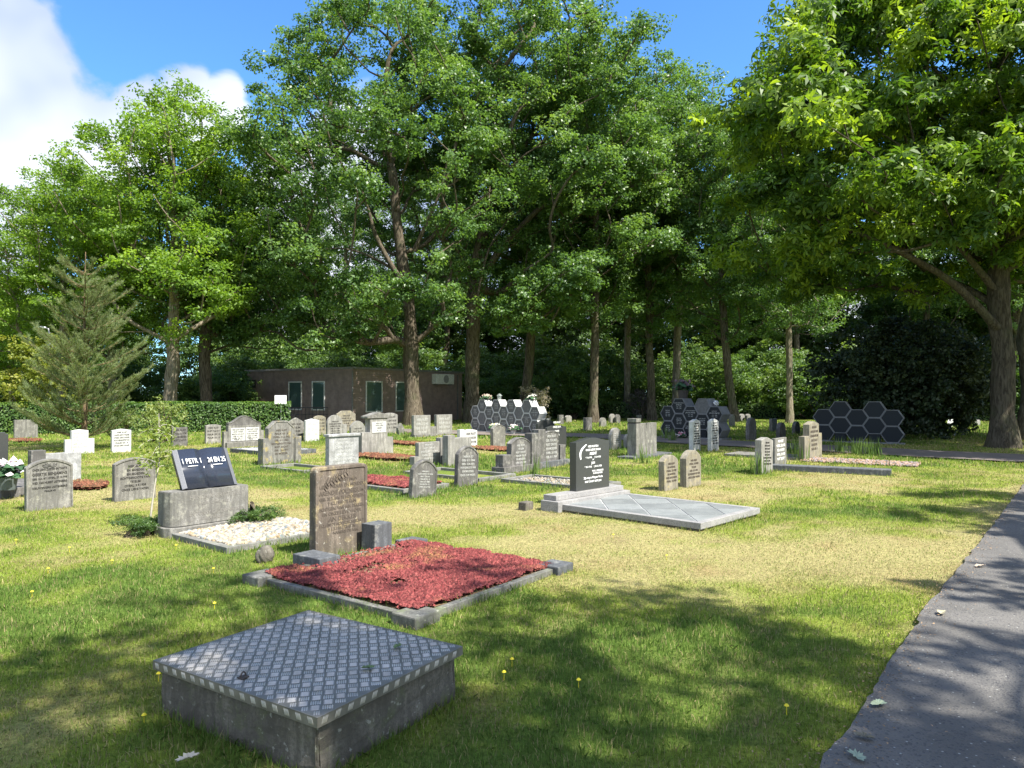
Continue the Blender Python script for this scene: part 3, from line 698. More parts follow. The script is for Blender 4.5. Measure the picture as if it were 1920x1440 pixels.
def pebble_grave():
    # book monument
    rz = math.radians(51); d, b = frame(rz)
    z0 = 0; P = G(338, 1005, 0); w = run(P, d, 466); c = P + d * w / 2; h = zpix(916, c.y)
    e = empty('book_monument', c, rz, 'grey stone plinth carrying an open dark granite book lettered 1 PETR 1', 'grave monument')
    dep = .30
    # curved plinth: rounded left end (chamfered)
    pts = [(-w / 2, .0), (w / 2, .0), (w / 2 + .03, .04), (w / 2 + .03, dep), (-w / 2 - .12, dep), (-w / 2 - .12, .14), (-w / 2 - .09, .05)]
    bm = bmesh.new()
    def hp(pts, za, zb):
        a = [bm.verts.new((x, y, za)) for x, y in pts]; b2 = [bm.verts.new((x, y, zb)) for x, y in pts]; n = len(pts)
        bm.faces.new(a[::-1]); bm.faces.new(b2)
        for i in range(n): j = (i + 1) % n; bm.faces.new((a[i], a[j], b2[j], b2[i]))
    hp([(x, y) for x, y in pts], .10, h)
    bmesh.ops.bevel(bm, geom=bm.edges[:], offset=.008, segments=2, affect='EDGES')
    me = bm_mesh('plinth', bm); link('plinth', me, ST['grey'], e)
    bm = bmesh.new(); hp([(x * 1.05, y + (-.035 if y < dep * .5 else .03)) for x, y in pts], -.05, .098)
    bmesh.ops.bevel(bm, geom=bm.edges[:], offset=.008, segments=1, affect='EDGES')
    link('plinth_base', bm_mesh('plinth_base', bm), ST['grey'], e)
    text_part('inscription', [("HENDRIK GROTEVELD", h * .80, .07, .03), ("GEB. 12 MEI 1922", h * .66, .045), ("EN TONNY GROENENBERGEN", h * .42, .065, .03), ("GEB. 4 AUG. 1927", h * .3, .045)],
              plain('faint_cut_letters', (.2, .19, .17), .9), e, w * .82, y=-.002, ext=.001)
    # the open book, leaning back
    bw = w * .74; bh = zpix(840, c.y) - h + .03; N = 15
    bk = empty('t', (0, 0, 0)); bpy.data.objects.remove(bk)
    V = []; Q = []
    xs = np.linspace(-1, 1, 2 * N + 1)
    def prof(t):   # page surface, y forward negative
        a = abs(t); return -.055 * math.sin(min(1, a * 2.6) * math.pi / 2) + .03 * a ** 2
    for t in xs:
        for (zz, yy) in ((0, 0), (bh, 0), (bh, 1), (0, 1)):
            y = prof(t) if yy == 0 else .07
            V.append((t * bw / 2, y, zz))
    nx = len(xs)
    for i in range(nx - 1):
        o = i * 4
        for k in range(4): Q.append((o + k, o + (k + 1) % 4, o + 4 + (k + 1) % 4, o + 4 + k))
    Q.append((0, 3, 2, 1)); o = (nx - 1) * 4; Q.append((o, o + 1, o + 2, o + 3))
    me = np_mesh('book', np.array(V), np.array(Q))
    bm = bmesh.new(); bm.from_mesh(me); bmesh.ops.recalc_face_normals(bm, faces=bm.faces); bm.to_mesh(me); bm.free()
    lean = math.radians(-31)
    book = link('granite_book', me, BOOKM, e, loc=(-.02, .11, h + .004), rot=(lean, 0, 0))
    # bevelled page margins (the lighter page-block edges)
    for s_ in (-1, 1):
        bm = bmesh.new(); bbox(bm, s_ * bw / 2 - .012, s_ * bw / 2 + .045, -.03, .06, .0, bh, .004)
        if s_ < 0: bmesh.ops.rotate(bm, verts=bm.verts, cent=(s_ * bw / 2, 0, 0), matrix=Matrix.Rotation(-.5, 3, 'Z'))
        else: bmesh.ops.rotate(bm, verts=bm.verts, cent=(s_ * bw / 2, 0, 0), matrix=Matrix.Rotation(.5, 3, 'Z'))
        link('page_edge', bm_mesh('page_edge', bm), plain('honed_granite', (.13, .135, .15), .5, 0, .3, 120), book)
    text_part('lettering', [("1 PETR 1", bh * .60, .095, -bw * .25), ("24 EN 25", bh * .60, .095, bw * .25)], WHITEPAINT, book, bw * .36, y=-.062, ext=.003, bold=.0)
    bm = bmesh.new()
    for s_ in (-1, 1): bbox(bm, s_ * bw * .25 - .06, s_ * bw * .25 + .06, -.062, -.058, bh * .528, bh * .540)
    link('lettering_rule', bm_mesh('rule', bm), WHITEPAINT, book)
    # pebble bed with kerb
    Fk = G(470, 1046, .05); wx = run(Fk, d, 620); 
    cc = c - b * .62 + d * .2
    rzb = rz
    e3 = empty('grave_border', (cc.x, cc.y, 0), rzb, 'low stone kerb round the white pebble bed before the book monument', 'grave border')
    hx, hy = w / 2 + .32, .60
    for (x0, x1, y0, y1) in ((-hx, hx, -hy, -hy + .09), (-hx, -hx + .09, -hy + .091, hy - .02), (hx - .09, hx, -hy + .091, hy - .02)):
        box('kerb', x0, x1, y0, y1, -.05, .05, ST['kerb'], e3)
    pebbles('pebble_bed', (cc.x, cc.y), rzb, hx - .09, hy - .05, 4600, 'cream and white rounded pebbles filling the bed before the book monument', .030, .045, (.31, .28, .225), .42)
    excl(c + b * .12, rz, w / 2 + .1, .2)
    # mossy stump between the two graves
    ps = G(497, 1050, 0)
    bm = bmesh.new(); bmesh.ops.create_icosphere(bm, subdivisions=4, radius=.08)
    for v in bm.verts:
        nn = fbm(np.array(v.co.x * 3 + v.co.z * 2), np.array(v.co.y * 3 + v.co.z), 6, 3); v.co *= (.8 + .5 * float(nn)); v.co.z *= 1.15
    o = link('boulder', bm_mesh('boulder', bm, True), ST['conc'], None, loc=(ps.x, ps.y, .05)); tag(o, 'small mossy rounded stone between the pebble bed and red sedum bed', 'stone')
    return c, w
pebble_grave()

def diamond_grave():
    rz = math.radians(46.5); d, b = frame(rz); z = .09
    Fc = G(1314, 981, z); wx = run(Fc, d, 1424); wy = run(Fc, b, 1050); wx = max(1.0, min(wx, 1.7)); hx, hy = wx / 2, wy / 2
    c = Fc + d * hx + b * hy
    e = empty('grave_slab', (c.x, c.y, 0), rz, 'long light granite grave slab paved with grey diamond tiles before the black headstone', 'grave slab')
    m = ST['granite']; kw = .09
    box('edging', -hx, hx, -hy, -hy + kw, .012, z, m, e); box('edging', -hx, -hx + kw, -hy + kw + .001, hy, .012, z, m, e); box('edging', hx - kw, hx, -hy + kw + .001, hy, .012, z, m, e)
    box('footing', -hx + .03, hx - .03, -hy + .03, hy, -.06, .0115, ST['conc'], e)
    box('joint_bed', -hx + kw + .001, hx - kw - .001, -hy + kw + .001, hy - .01, .0125, z - .012, plain('white_joint', (.45, .45, .44), .8), e, bev=0)
    # diamond tiles clipped to the inner rectangle
    ix, iy = hx - kw - .006, hy - kw - .006; tx, ty = ix / 2.0, iy / 3.0
    dark = stone_mat('tile_dark', (.235, .25, .245), (.17, .18, .18), None, .5, .1, .1); lite = stone_mat('tile_light', (.29, .305, .30), (.22, .235, .23), None, .5, .1, .1)
    def clip(poly, a, bb, cc2):
        out = []
        for i in range(len(poly)):
            p, q = poly[i], poly[(i + 1) % len(poly)]; fp = a * p[0] + bb * p[1] - cc2; fq = a * q[0] + bb * q[1] - cc2
            if fp <= 0: out.append(p)
            if fp * fq < 0: t = fp / (fp - fq); out.append((p[0] + (q[0] - p[0]) * t, p[1] + (q[1] - p[1]) * t))
        return out
    g = .012; bms = [bmesh.new(), bmesh.new()]
    for i in range(-8, 9):
        for j in range(-8, 9):
            if (i + j) % 2: continue
            cx, cy = i * tx, j * ty
            poly = [(cx - tx + g, cy), (cx, cy - ty + g * 1.4), (cx + tx - g, cy), (cx, cy + ty - g * 1.4)]
            for (a, bb, cc2) in ((1, 0, ix), (-1, 0, ix), (0, 1, iy + kw - .02), (0, -1, iy)): 
                poly = clip(poly, a, bb, cc2) if len(poly) > 2 else []
            if len(poly) < 3: continue
            bm = bms[i % 2]
            lo = [bm.verts.new((x, y, z - .0118)) for x, y in poly]; hi = [bm.verts.new((x, y, z - .004)) for x, y in poly]
            bm.faces.new(hi); n = len(poly)
            for k in range(n): bm.faces.new((lo[k], lo[(k + 1) % n], hi[(k + 1) % n], hi[k]))
    for bm, mm in zip(bms, (dark, lite)): link('diamond_tiles', bm_mesh('diamond_tiles', bm), mm, e)
    # stepped plinth at the head
    ph = empty('headstone_plinth', (c + b * (hy + .12)), rz, 'stepped light granite plinth under the black headstone lettered ARENT', 'stone plinth')
    ph.location.z = 0
    box('lower_step', -hx - .09, hx + .05, -.16, .16, -.05, .13, m, ph); box('upper_step', -hx - .04, hx - .02, -.08, .155, .132, .205, m, ph)
    # black headstone
    P = G(1080, 922, .205); w = run(P, d, 1142); cc = P + d * w / 2; h = zpix(821, cc.y) - .205
    # seat the stone on the plinth: slide it to the plinth's own line
    off = (cc - (c + b * (hy + .12))); k = off.x * b.x + off.y * b.y; cc = cc - b * (k + .01)
    w = run(cc - d * .0, d, 1142) - run(cc, d, 1080); cc = cc + d * ((run(cc, d, 1142) + run(cc, d, 1080)) / 2); cc.z = .205
    h = zpix(821, cc.y) - .205
    hs = empty('headstone', cc, rz, 'polished black headstone with a wavy top and white feather and lettering on a light plinth', 'headstone', 'headstones on the lawn')
    prism('slab', outline('wave', w, h, .93), .12, BLACK, hs, bev=.004, z0=.001)
    q = h / .75
    text_part('inscription', [("HIER RUSTEN", .615 * q, .042), ("ONZE LIEVE ZOON", .565 * q, .042), ("ARENT", .505 * q, .056), ("* 7-6-1946      † 5-9-1985", .455 * q, .036),
        ("EN", .425 * q, .026), ("JAN", .37 * q, .05), ("* 18-7-1942     † 24-12-1988", .32 * q, .036), ("FAM. J. BEERNINK", .255 * q, .036, w * .14), ("IN HOOGEVEEN", .22 * q, .032, w * .14),
        ("Zijn weg is Weg en Vrede", .16 * q, .044), ("RUST ZACHT LIEVE JAN", .105 * q, .038)], WHITEPAINT, hs, w * .74, y=-.002, ext=.001, bold=.02)
    pts = []; n = 12
    for i in range(n):
        t = i / (n - 1); pts.append((-w * .37 + w * .17 * t ** 2.6 - w * .03 * math.sin(math.pi * t), -.003, h * (.60 + .28 * t)))
    v1, q1 = tube_np(pts, [.008 + .016 * math.sin(math.pi * min(1, .15 + .85 * i / (n - 1))) ** .7 for i in range(n)], 6)
    v1[:, 1] = -.004 + (v1[:, 1] + .003) * .15
    link('feather_relief', np_mesh('feather_relief', v1, q1), WHITEPAINT, hs)
    excl(c, rz, hx, hy); excl(c + b * (hy + .12), rz, hx + .09, .18)
diamond_grave()

# ================================================================== HEADSTONES
GS = gravestone
V_ = 'headstone'
R51 = math.radians(51)
# (left part)
e, w, h = GS(V_, 50, 958, 140, 860, 'broad grey arched headstone with a carved shell wreath at far left', 'arch', 'grey', .86, .10, R51, .03, tilt=-.02,
   text=[("HIER RUST", .60, .04), ("ONZE LIEVE ZUSTER EN TANTE", .545, .042), ("GEERTJE BENJAMINS", .475, .055), ("GEB. 14.4.1871 OVERL. 27.12.1938", .42, .036), ("WED. VAN HILBERT LIGTENBERG", .36, .042), ("HIEUWERKERK LIGTENBERG", .29, .038), ("PSALM 43", .24, .034)])
bm = bmesh.new()
for k in range(9):
    a = math.pi * (k + .5) / 9; M = Matrix.Translation((math.cos(a) * .055, .012, h * .83 + math.sin(a) * .045)) @ Matrix.Rotation(-(a - math.pi / 2), 4, 'Y')
    bmesh.ops.create_icosphere(bm, subdivisions=2, radius=1, matrix=M @ Matrix.Diagonal((.012, .008, .04, 1)))
link('shell_carving', bm_mesh('shell_carving', bm, True), ST['grey2'], e)
GS(V_, 215, 940, 294, 858, 'grey arched headstone with dense lettering behind the staked sapling', 'arch', 'grey', .88, .10, R51, .025, text=7, tilt=-.01)
e, w, h = GS(V_, 85, 905, 154, 849, 'low speckled grey headstone with a taller post at its left end', 'rect', 'pitted', 1, .12, R51)
box('post', -w / 2 - .24, -w / 2 - .003, -.03, .16, -.05, h + .07, ST['grey2'], e, bev=.01)
GS(V_, 134, 850, 167, 805, 'bright white headstone with two lower side wings right of the young pine', 'point', 'white', .95, .12, R51, text=5, tmat=GREYPAINT,
   wings=[(-.86, -.505, .58, .1), (.505, .86, .6, .1)])
GS(V_, 210, 847, 247, 804, 'white marble headstone with a low peaked top behind the sapling leaves', 'point', 'white', .94, .10, R51, text=6, tmat=DARKPAINT)
GS(V_, 27, 821, 72, 787, 'mottled grey headstone half hidden by the young pine, with red sedum at its foot', 'rect', 'grey', 1, .12, R51)
e, w, h = GS(V_, -30, 905, 17, 811, 'tall black headstone cut off by the left picture edge', 'shoulder', 'black_granite', .97, .14, R51)
GS(V_, 323, 836, 353, 801, 'small plain grey headstone before the hedge, right of the sapling', 'rect', 'grey2', .97, .10, R51, text=4, lean=-.04)
GS(V_, 386, 831, 415, 796, 'pale rectangular headstone left of the wide double panel monument', 'cut', 'pale', .95, .1, R51, text=4)
e, w, h = GS('monument', 428, 838, 490, 797, 'wide monument with white twin text panels and a scrolled arched pediment', 'rect', 'grey', 1, .16, R51, group=None, cat='grave monument',
   wings=[(-.62, -.502, .72, .12), (.502, .6, .72, .12)], plinth=(1.16, .14, .34))
prism('pediment', outline('wave', w * .98, .30, .25), .16, ST['grey2'], e, y0=0, z0=h + .001, inset=.02)
for s_ in (-1, 1):
    prism('text_panel', outline('rect', w * .42, h * .62), .014, ST['white'], e, y0=-.0145, x0=s_ * w * .22, z0=h * .26, bev=.002)
    text_part('inscription', [(t, h * z, .058) for t, z in (("HIER RUST ONZE", .76), ("LIEVE VADER", .66), ("BERTUS SCHAAP" if s_ < 0 else "ROELOFJE DEKS", .55), ("GEB. 4.2.1880", .45), ("OVERL. 9.8.1941", .36), ("PSALM 121", .29))], DARKPAINT, e, w * .36, y=-.0155, x0=s_ * w * .22, bold=.02)
GS('monument', 503, 871, 553, 789, 'brown grey gabled monument with a beaded arch, yellow lichen and two side pillars', 'cut', 'lichen', .84, .16, R51, .03, group=None, cat='grave monument',
   wings=[(-.72, -.503, .60, .22), (.503, .74, .62, .22)], text=8, tmat=BROWNCUT)
o_ = bpy.data.objects[-1] if False else None
GS(V_, 541, 827, 570, 783, 'grey headstone with a pointed top directly left of the white one', 'point', 'grey', .82, .1, R51, text=4)
GS(V_, 573, 827, 599, 785, 'pure white headstone with slight peak between two grey pillars near the building', 'point', 'white', .93, .1, R51,
   text=3, tmat=GREYPAINT)
GS('monument', 589, 816, 611, 779, 'small yellowish headstone behind the pure white one', 'arch', 'tan', .9, .1, R51, text=4, group=None)
GS(V_, 614, 824, 643, 778, 'light grey headstone with rounded top and a side post, right of the white one', 'round', 'pale', .8, .1, R51, text=6,
   wings=[(.503, .78, .6, .12)])
GS(V_, 632, 809, 667, 770, 'cream headstone with stepped shoulders standing close to the building', 'cut', 'tan', .84, .12, R51, text=5)
GS(V_, 658, 829, 685, 789, 'pale grey arched headstone left of the pedimented pillar monument', 'arch', 'pale', .72, .1, R51, text=4)
e, w, h = GS('monument', 694, 853, 727, 784, 'tall pedimented monument with a recessed white text panel and low side posts', 'rect', 'pale', 1, .22, R51, group=None, cat='grave monument',
   wings=[(-.95, -.503, .62, .2), (.503, .85, .46, .2)])
prism('pediment', outline('point', w * 1.4, .16, .35), .28, ST['grey'], e, y0=-.03, z0=h + .001)
prism('text_panel', outline('rect', w * .8, h * .30), .012, ST['white'], e, y0=-.0125, z0=h * .6, bev=.002)
text_part('inscription', auto_lines(w, h * .3, h * .3, 4, 'pz') and [(t, h * z, .055) for t, z in (("HIER RUST", .84), ("ONZE LIEVE", .78), ("VADER", .71), ("R. I. P.", .64))], DARKPAINT, e, w * .7, y=-.0135)
GS(V_, 718, 813, 746, 774, 'weathered pale headstone peeking from behind the pedimented monument', 'arch', 'pale', .9, .1, R51, text=4)
GS(V_, 747, 814, 758, 793, 'tiny broken stone stump right of the pale headstone by the building', 'point', 'grey', .6, .14, R51)
e = empty('double_headstone', place(776, 819, 848, 778, R51)[0], R51, 'pair of pale upright slabs joined by a low stone wall before the big oak', 'headstone')
c, w, h = place(776, 819, 848, 778, R51)
for s_ in (-1, 1):
    prism('slab', outline('rect', w * .42, h), .14, ST['pale'], e, x0=s_ * w * .29, bev=.012)
    text_part('inscription', auto_lines(w * .4, h * .5, h * .9, 4, 'd%d' % s_), GREYPAINT, e, w * .3, y=-.003, x0=s_ * w * .29)
box('low_wall', -w * .078, w * .078, .01, .13, -.05, h * .44, ST['grey'], e); box('footing', -w * .5, w * .5, -.05, .22, -.05, .07, ST['grey'], e)
e, w, h = GS(V_, 617, 889, 673, 818, 'rough pitted white headstone with grey coping behind the brown leaf carved one', 'rect', 'pitted', 1, .13, R51, cap=True, text=7, tmat=GREYPAINT)
e, w, h = GS(V_, 785, 873, 825, 829, 'low pale headstone joined to a pillar at its right, centre of the lawn', 'rect', 'pale', 1, .12, R51, wings=[(.503, .76, 1.16, .16), (-.72, -.52, .40, .16)], text=5, tmat=GREYPAINT)
GS(V_, 852, 871, 884, 820, 'plain pale headstone with a dark pillar at its left, behind the two dark arched stones', 'cut', 'pale', .97, .14, R51, wings=[(-.9, -.503, 1.1, .18)])
GS(V_, 871, 840, 895, 805, 'white headstone with a small rounded cap and narrow left pillar in the middle distance', 'arch', 'white', .92, .12, R51, wings=[(-.85, -.503, 1.02, .12)], text=3)
GS(V_, 772, 932, 818, 862, 'small dark framed round headed headstone leaning right, nearer of two', 'arch', 'grey2', .74, .1, math.radians(47), .028, tilt=.10, text=7, tmat=GREYPAINT)
GS(V_, 858, 911, 896, 836, 'dark framed round topped headstone standing right of the leaning small one', 'arch', 'grey2', .80, .1, math.radians(47), .028, tilt=.05, text=6, tmat=GREYPAINT)
GS(V_, 925, 838, 948, 796, 'dark streaked round topped headstone before the left honeycomb wall', 'arch', 'grey', .84, .13, R51, .02)
e, w, h = GS(V_, 959, 885, 995, 820, 'carved grey headstone between a short left post and a tall right post', 'arch', 'grey2', .84, .14, R51, .02, text=6, tmat=GREYPAINT,
   wings=[(-.98, -.56, .52, .2), (.503, .88, 1.1, .2)])
box('plinth', -w * 1.05, w * .95, -.1, .24, -.05, .12, ST['grey2'], e)
e, w, h = GS(V_, 1021, 875, 1048, 808, 'flat topped stained headstone with a tall left pillar and a short right post', 'cut', 'grey2', .94, .14, R51, .02, text=6, tmat=GREYPAINT,
   wings=[(-.98, -.503, 1.06, .2), (.52, .9, .58, .2)])
box('plinth', -w * 1.05, w * 1.1, -.12, .26, -.05, .12, ST['bluestone'], e)
GS(V_, 1009, 832, 1040, 787, 'black headstone with a white mountain carving, left of its black neighbour', 'arch', 'black_granite', .86, .1, R51, text=[("RUST ZACHT", .78, .08)], tmat=GREYPAINT)
GS(V_, 1026, 842, 1062, 798, 'black headstone with white lettering rising behind the stained pillared one', 'cut', 'black_granite', .93, .1, R51, text=[("HIER RUST", .76, .08), ("ONZE LIEVE", .62, .08), ("VADER", .5, .07), ("EN OPA", .38, .07)], tmat=WHITEPAINT)
c = G(986, 953, 0); o = box('stone_stump', -.09, .09, -.07, .07, -.05, .095, ST['conc'], None, bev=.015, loc=(c.x, c.y, 0), rot=(0, 0, .9)); tag(o, 'tiny mossy stone block alone in the grass left of the diamond tiled slab', 'stone block')
GS(V_, 1146, 843, 1165, 802, 'slim pale round topped headstone right of the black feather headstone', 'round', 'pale', .8, .1, R51, text=6, tmat=GREYPAINT)
GS(V_, 1174, 840, 1184, 814, 'tiny grey headstone mostly hidden behind the banded pillar', 'round', 'pale', .8, .1, R51)
e, w, h = GS(V_, 1199, 857, 1231, 793, 'flat topped grey headstone attached to a tall banded square pillar', 'rect', 'grey', 1, .12, R51, .0, text=None)
box('pillar', -w / 2 - .26, -w / 2 - .003, -.05, .21, -.05, h * 1.0, ST['grey'], e); box('pillar_band', -w / 2 - .25, -w / 2 - .013, -.04, .2, h * 1.001, h * 1.04, DARKPAINT, e, bev=0)
box('pillar_cap', -w / 2 - .26, -w / 2 - .003, -.05, .21, h * 1.041, h * 1.15, ST['grey'], e)
prism('plinth', outline('rect', w * 2.2, .06), .5, ST['bluestone'], e, y0=-.22, x0=-.1, z0=-.01)
GS(V_, 1299, 847, 1313, 786, 'thin white headstone before the dark engraved honeycomb wall, left of a pair', 'point', 'white', .93, .12, R51, text=9)
GS(V_, 1334, 846, 1347, 785, 'thin white headstone before the dark engraved honeycomb wall, right of a pair', 'point', 'white', .93, .12, R51, text=9)
GS(V_, 1246, 920, 1271, 853, 'small buff headstone with rounded head, left of a matching pair', 'arch', 'tan', .84, .12, math.radians(47), text=6, tmat=BROWNCUT)
GS(V_, 1287, 913, 1314, 844, 'small buff headstone with rounded head, right and taller of a matching pair', 'arch', 'tan', .80, .13, math.radians(47), text=6, tmat=BROWNCUT)
GS(V_, 1427, 888, 1448, 820, 'leaning narrow grey headstone with white text panel and pointed top', 'point', 'pale', .92, .14, R51, tilt=.06, text=8)
GS(V_, 1453, 877, 1474, 821, 'thin grey headstone close behind the leaning text panel one', 'rect', 'grey', 1, .07, R51, text=5, tmat=WHITEPAINT)
GS(V_, 1518, 861, 1535, 790, 'tan obelisk-like headstone with low shoulders before the right honeycomb wall', 'point', 'tan', .93, .16, R51, text=6, tmat=BROWNCUT,
   wings=[(-.95, -.503, .62, .14), (.503, .85, .66, .14)])
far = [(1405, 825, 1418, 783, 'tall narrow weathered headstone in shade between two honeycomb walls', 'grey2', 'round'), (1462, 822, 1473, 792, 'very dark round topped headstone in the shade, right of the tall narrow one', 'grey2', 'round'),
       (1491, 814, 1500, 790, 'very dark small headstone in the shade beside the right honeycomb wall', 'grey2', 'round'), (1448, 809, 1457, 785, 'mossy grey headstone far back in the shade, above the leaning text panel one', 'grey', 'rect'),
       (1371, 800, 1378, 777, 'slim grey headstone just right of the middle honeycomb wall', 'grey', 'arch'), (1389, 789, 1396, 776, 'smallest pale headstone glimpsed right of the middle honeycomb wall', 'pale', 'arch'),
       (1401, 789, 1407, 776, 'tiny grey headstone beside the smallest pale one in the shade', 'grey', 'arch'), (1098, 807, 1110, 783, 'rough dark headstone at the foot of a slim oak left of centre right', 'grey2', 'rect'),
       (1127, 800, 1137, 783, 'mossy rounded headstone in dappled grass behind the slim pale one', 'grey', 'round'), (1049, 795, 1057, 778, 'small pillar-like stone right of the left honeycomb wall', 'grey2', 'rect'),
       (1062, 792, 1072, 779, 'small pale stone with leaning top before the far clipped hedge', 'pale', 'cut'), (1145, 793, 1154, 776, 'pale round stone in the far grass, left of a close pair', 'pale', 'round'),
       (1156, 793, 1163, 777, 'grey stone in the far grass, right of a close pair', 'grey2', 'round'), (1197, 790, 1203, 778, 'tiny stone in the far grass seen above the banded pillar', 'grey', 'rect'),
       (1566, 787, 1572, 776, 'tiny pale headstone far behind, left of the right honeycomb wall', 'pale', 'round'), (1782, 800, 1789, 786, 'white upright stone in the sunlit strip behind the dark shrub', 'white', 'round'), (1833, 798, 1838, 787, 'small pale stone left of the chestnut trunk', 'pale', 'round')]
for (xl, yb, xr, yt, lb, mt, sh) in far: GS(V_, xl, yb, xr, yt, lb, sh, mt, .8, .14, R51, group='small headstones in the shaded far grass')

# flat borders and beds of further graves
def flat_bed(xl, yl, xr, yr, depth, rz=R51): pass
def kerb_at(px, py, wx, wy, label, mat='kerb', rz=R51, kh=.05, kw=.09):
    c = G(px, py, 0); return kerb_frame('grave_border', c, rz, wx, wy, label, mat, kw, kh), c
_, c = kerb_at(512, 847, 1.5, 2.0, 'low kerb round the white pebble plot before the twin panel monument', 'bluestone', kh=.09)
pebbles('pebble_bed', (c.x, c.y), R51, .66, .91, 2600, 'white pebbles in the plot before the twin panel monument', .035, .05, (.36, .36, .34), .3)
kerb_at(560, 879, .9, 1.6, 'thin pale kerb outline sunk in the grass behind the book monument')
kerb_at(860, 890, 1.1, 2.1, 'flat pale kerb in the grass between the two dark arched headstones')
_, c = kerb_at(1050, 905, 1.0, 2.0, 'flat pale kerb bed behind the black feather headstone')
pebbles('pebble_bed', (c.x, c.y), R51, .4, .9, 1200, 'sparse pale gravel in the bed left of the black feather headstone', .024, .005, (.27, .24, .19), .4)
_, c = kerb_at(732, 909, 1.1, 1.9, 'low grey kerb round the narrow red sedum bed behind the brown headstone')
sedum('sedum_bed', None, (c.x, c.y), R51, .46, .86, 6000, 'red sedum in the narrow bed behind and right of the brown headstone', .018, .08)
for (px, py, hx, hy, lb, n) in ((725, 858, .45, 1.3, 'rusty orange sedum patch before the pedimented monument', 3500), (760, 832, .4, 1.0, 'thin rusty sedum strip in the grass before the joined pair of slabs', 1800),
                                (922, 843, .4, 1.0, 'short bright red sedum strip before the dark streaked headstone', 2200), (45, 827, .5, 1.0, 'red sedum patch at the foot of the mottled headstone by the pine', 1800), (156, 912, .35, .7, 'dull red sedum patch right of the speckled low headstone', 1200)):
    c = G(px, py, 0); f = (lambda x, y, hx=hx, hy=hy: (np.hypot(x / hx, y / hy) < .7 + .5 * fbm(x, y, 3, 3)))
    sedum('sedum_patch', f, (c.x, c.y), R51, hx, hy, n, lb, .03, .05, cols=((.16, .055, .03), (.24, .11, .06), (.25, .24, .09)))
c = G(1556, 884, 0); kerb_o = box('grave_slab', -.18, .18, -1.15, 1.15, -.03, .10, ST['bluestone'], None, bev=.012, loc=(c.x, c.y, 0), rot=(0, 0, math.radians(62)))
tag(kerb_o, 'flat dark bluestone slab lying in grass right of the leaning headstone', 'grave slab'); excl(c, math.radians(62), .2, 1.15)
c = G(1612, 866, 0); pebbles('pebble_bed', (c.x, c.y), math.radians(55), .55, 1.25, 2400, 'pale pink gravel bed at the foot of the tan obelisk-like headstone', .035, .0, (.27, .2, .165), .4)
c = G(1440, 856, 0); o = box('grave_slab', -.5, .5, -1.0, 1.0, -.03, .06, ST['grey'], None, bev=.012, loc=(c.x, c.y, 0), rot=(0, 0, R51)); tag(o, 'grey flat slab in the grass right of the two thin white headstones', 'grave slab'); excl(c, R51, .5, 1)
c = G(8, 925, 0); o = box('grave_slab', -.45, .45, -.9, .5, -.03, .14, ST['grey2'], None, bev=.012, loc=(c.x - .1, c.y + .4, 0), rot=(0, 0, R51)); tag(o, 'low grey slab under the flower pot at the left picture edge', 'grave slab'); excl((c.x - .1, c.y + .4), R51, .5, .9)
def bouquet(name, loc, s, label, c1, c2, potcol=None, cat='flowers', n=46):
    e = empty(name, loc, 0, label, cat)
    r = np.random.default_rng(int(abs(loc[0]) * 100)); z0 = 0
    if potcol:
        bm = bmesh.new(); bmesh.ops.create_cone(bm, cap_ends=True, segments=16, radius1=.085 * s, radius2=.11 * s, depth=.16 * s, matrix=Matrix.Translation((0, 0, .08 * s)))
        link('pot', bm_mesh('pot', bm), plain('pot_' + name, potcol, .5), e); z0 = .14 * s
    P = np.stack([r.normal(0, .08, n), r.normal(0, .08, n), r.uniform(.02, .2, n)], 1) * s + np.array([0, 0, z0])
    (V, Q), nn = rosettes(P, .035 * s, r); q = r.random((n, 1)); c = np.array(c1) * q + np.array(c2) * (1 - q)
    link('blossoms', np_mesh('blossoms', V, Q, False, np.repeat(c, nn, 0)), col_mat('petals', .7, .2), e)
    P = np.stack([r.normal(0, .09, n), r.normal(0, .09, n), r.uniform(.0, .12, n)], 1) * s + np.array([0, 0, z0])
    (V, Q), nn = rosettes(P, .05 * s, r)
    link('leaves', np_mesh('leaves', V, Q, False, np.repeat(np.array([[.05, .11, .05]]) * r.uniform(.6, 1.4, (n, 1)), nn, 0)), col_mat('petals', .7, .2), e)
    return e
c = G(14, 918, .14); bouquet('flower_pot', (c.x, c.y, .14), 1.3, 'glass pot of white flowers on the slab at the left edge', (.75, .74, .7), (.7, .55, .6), (.10, .12, .12))

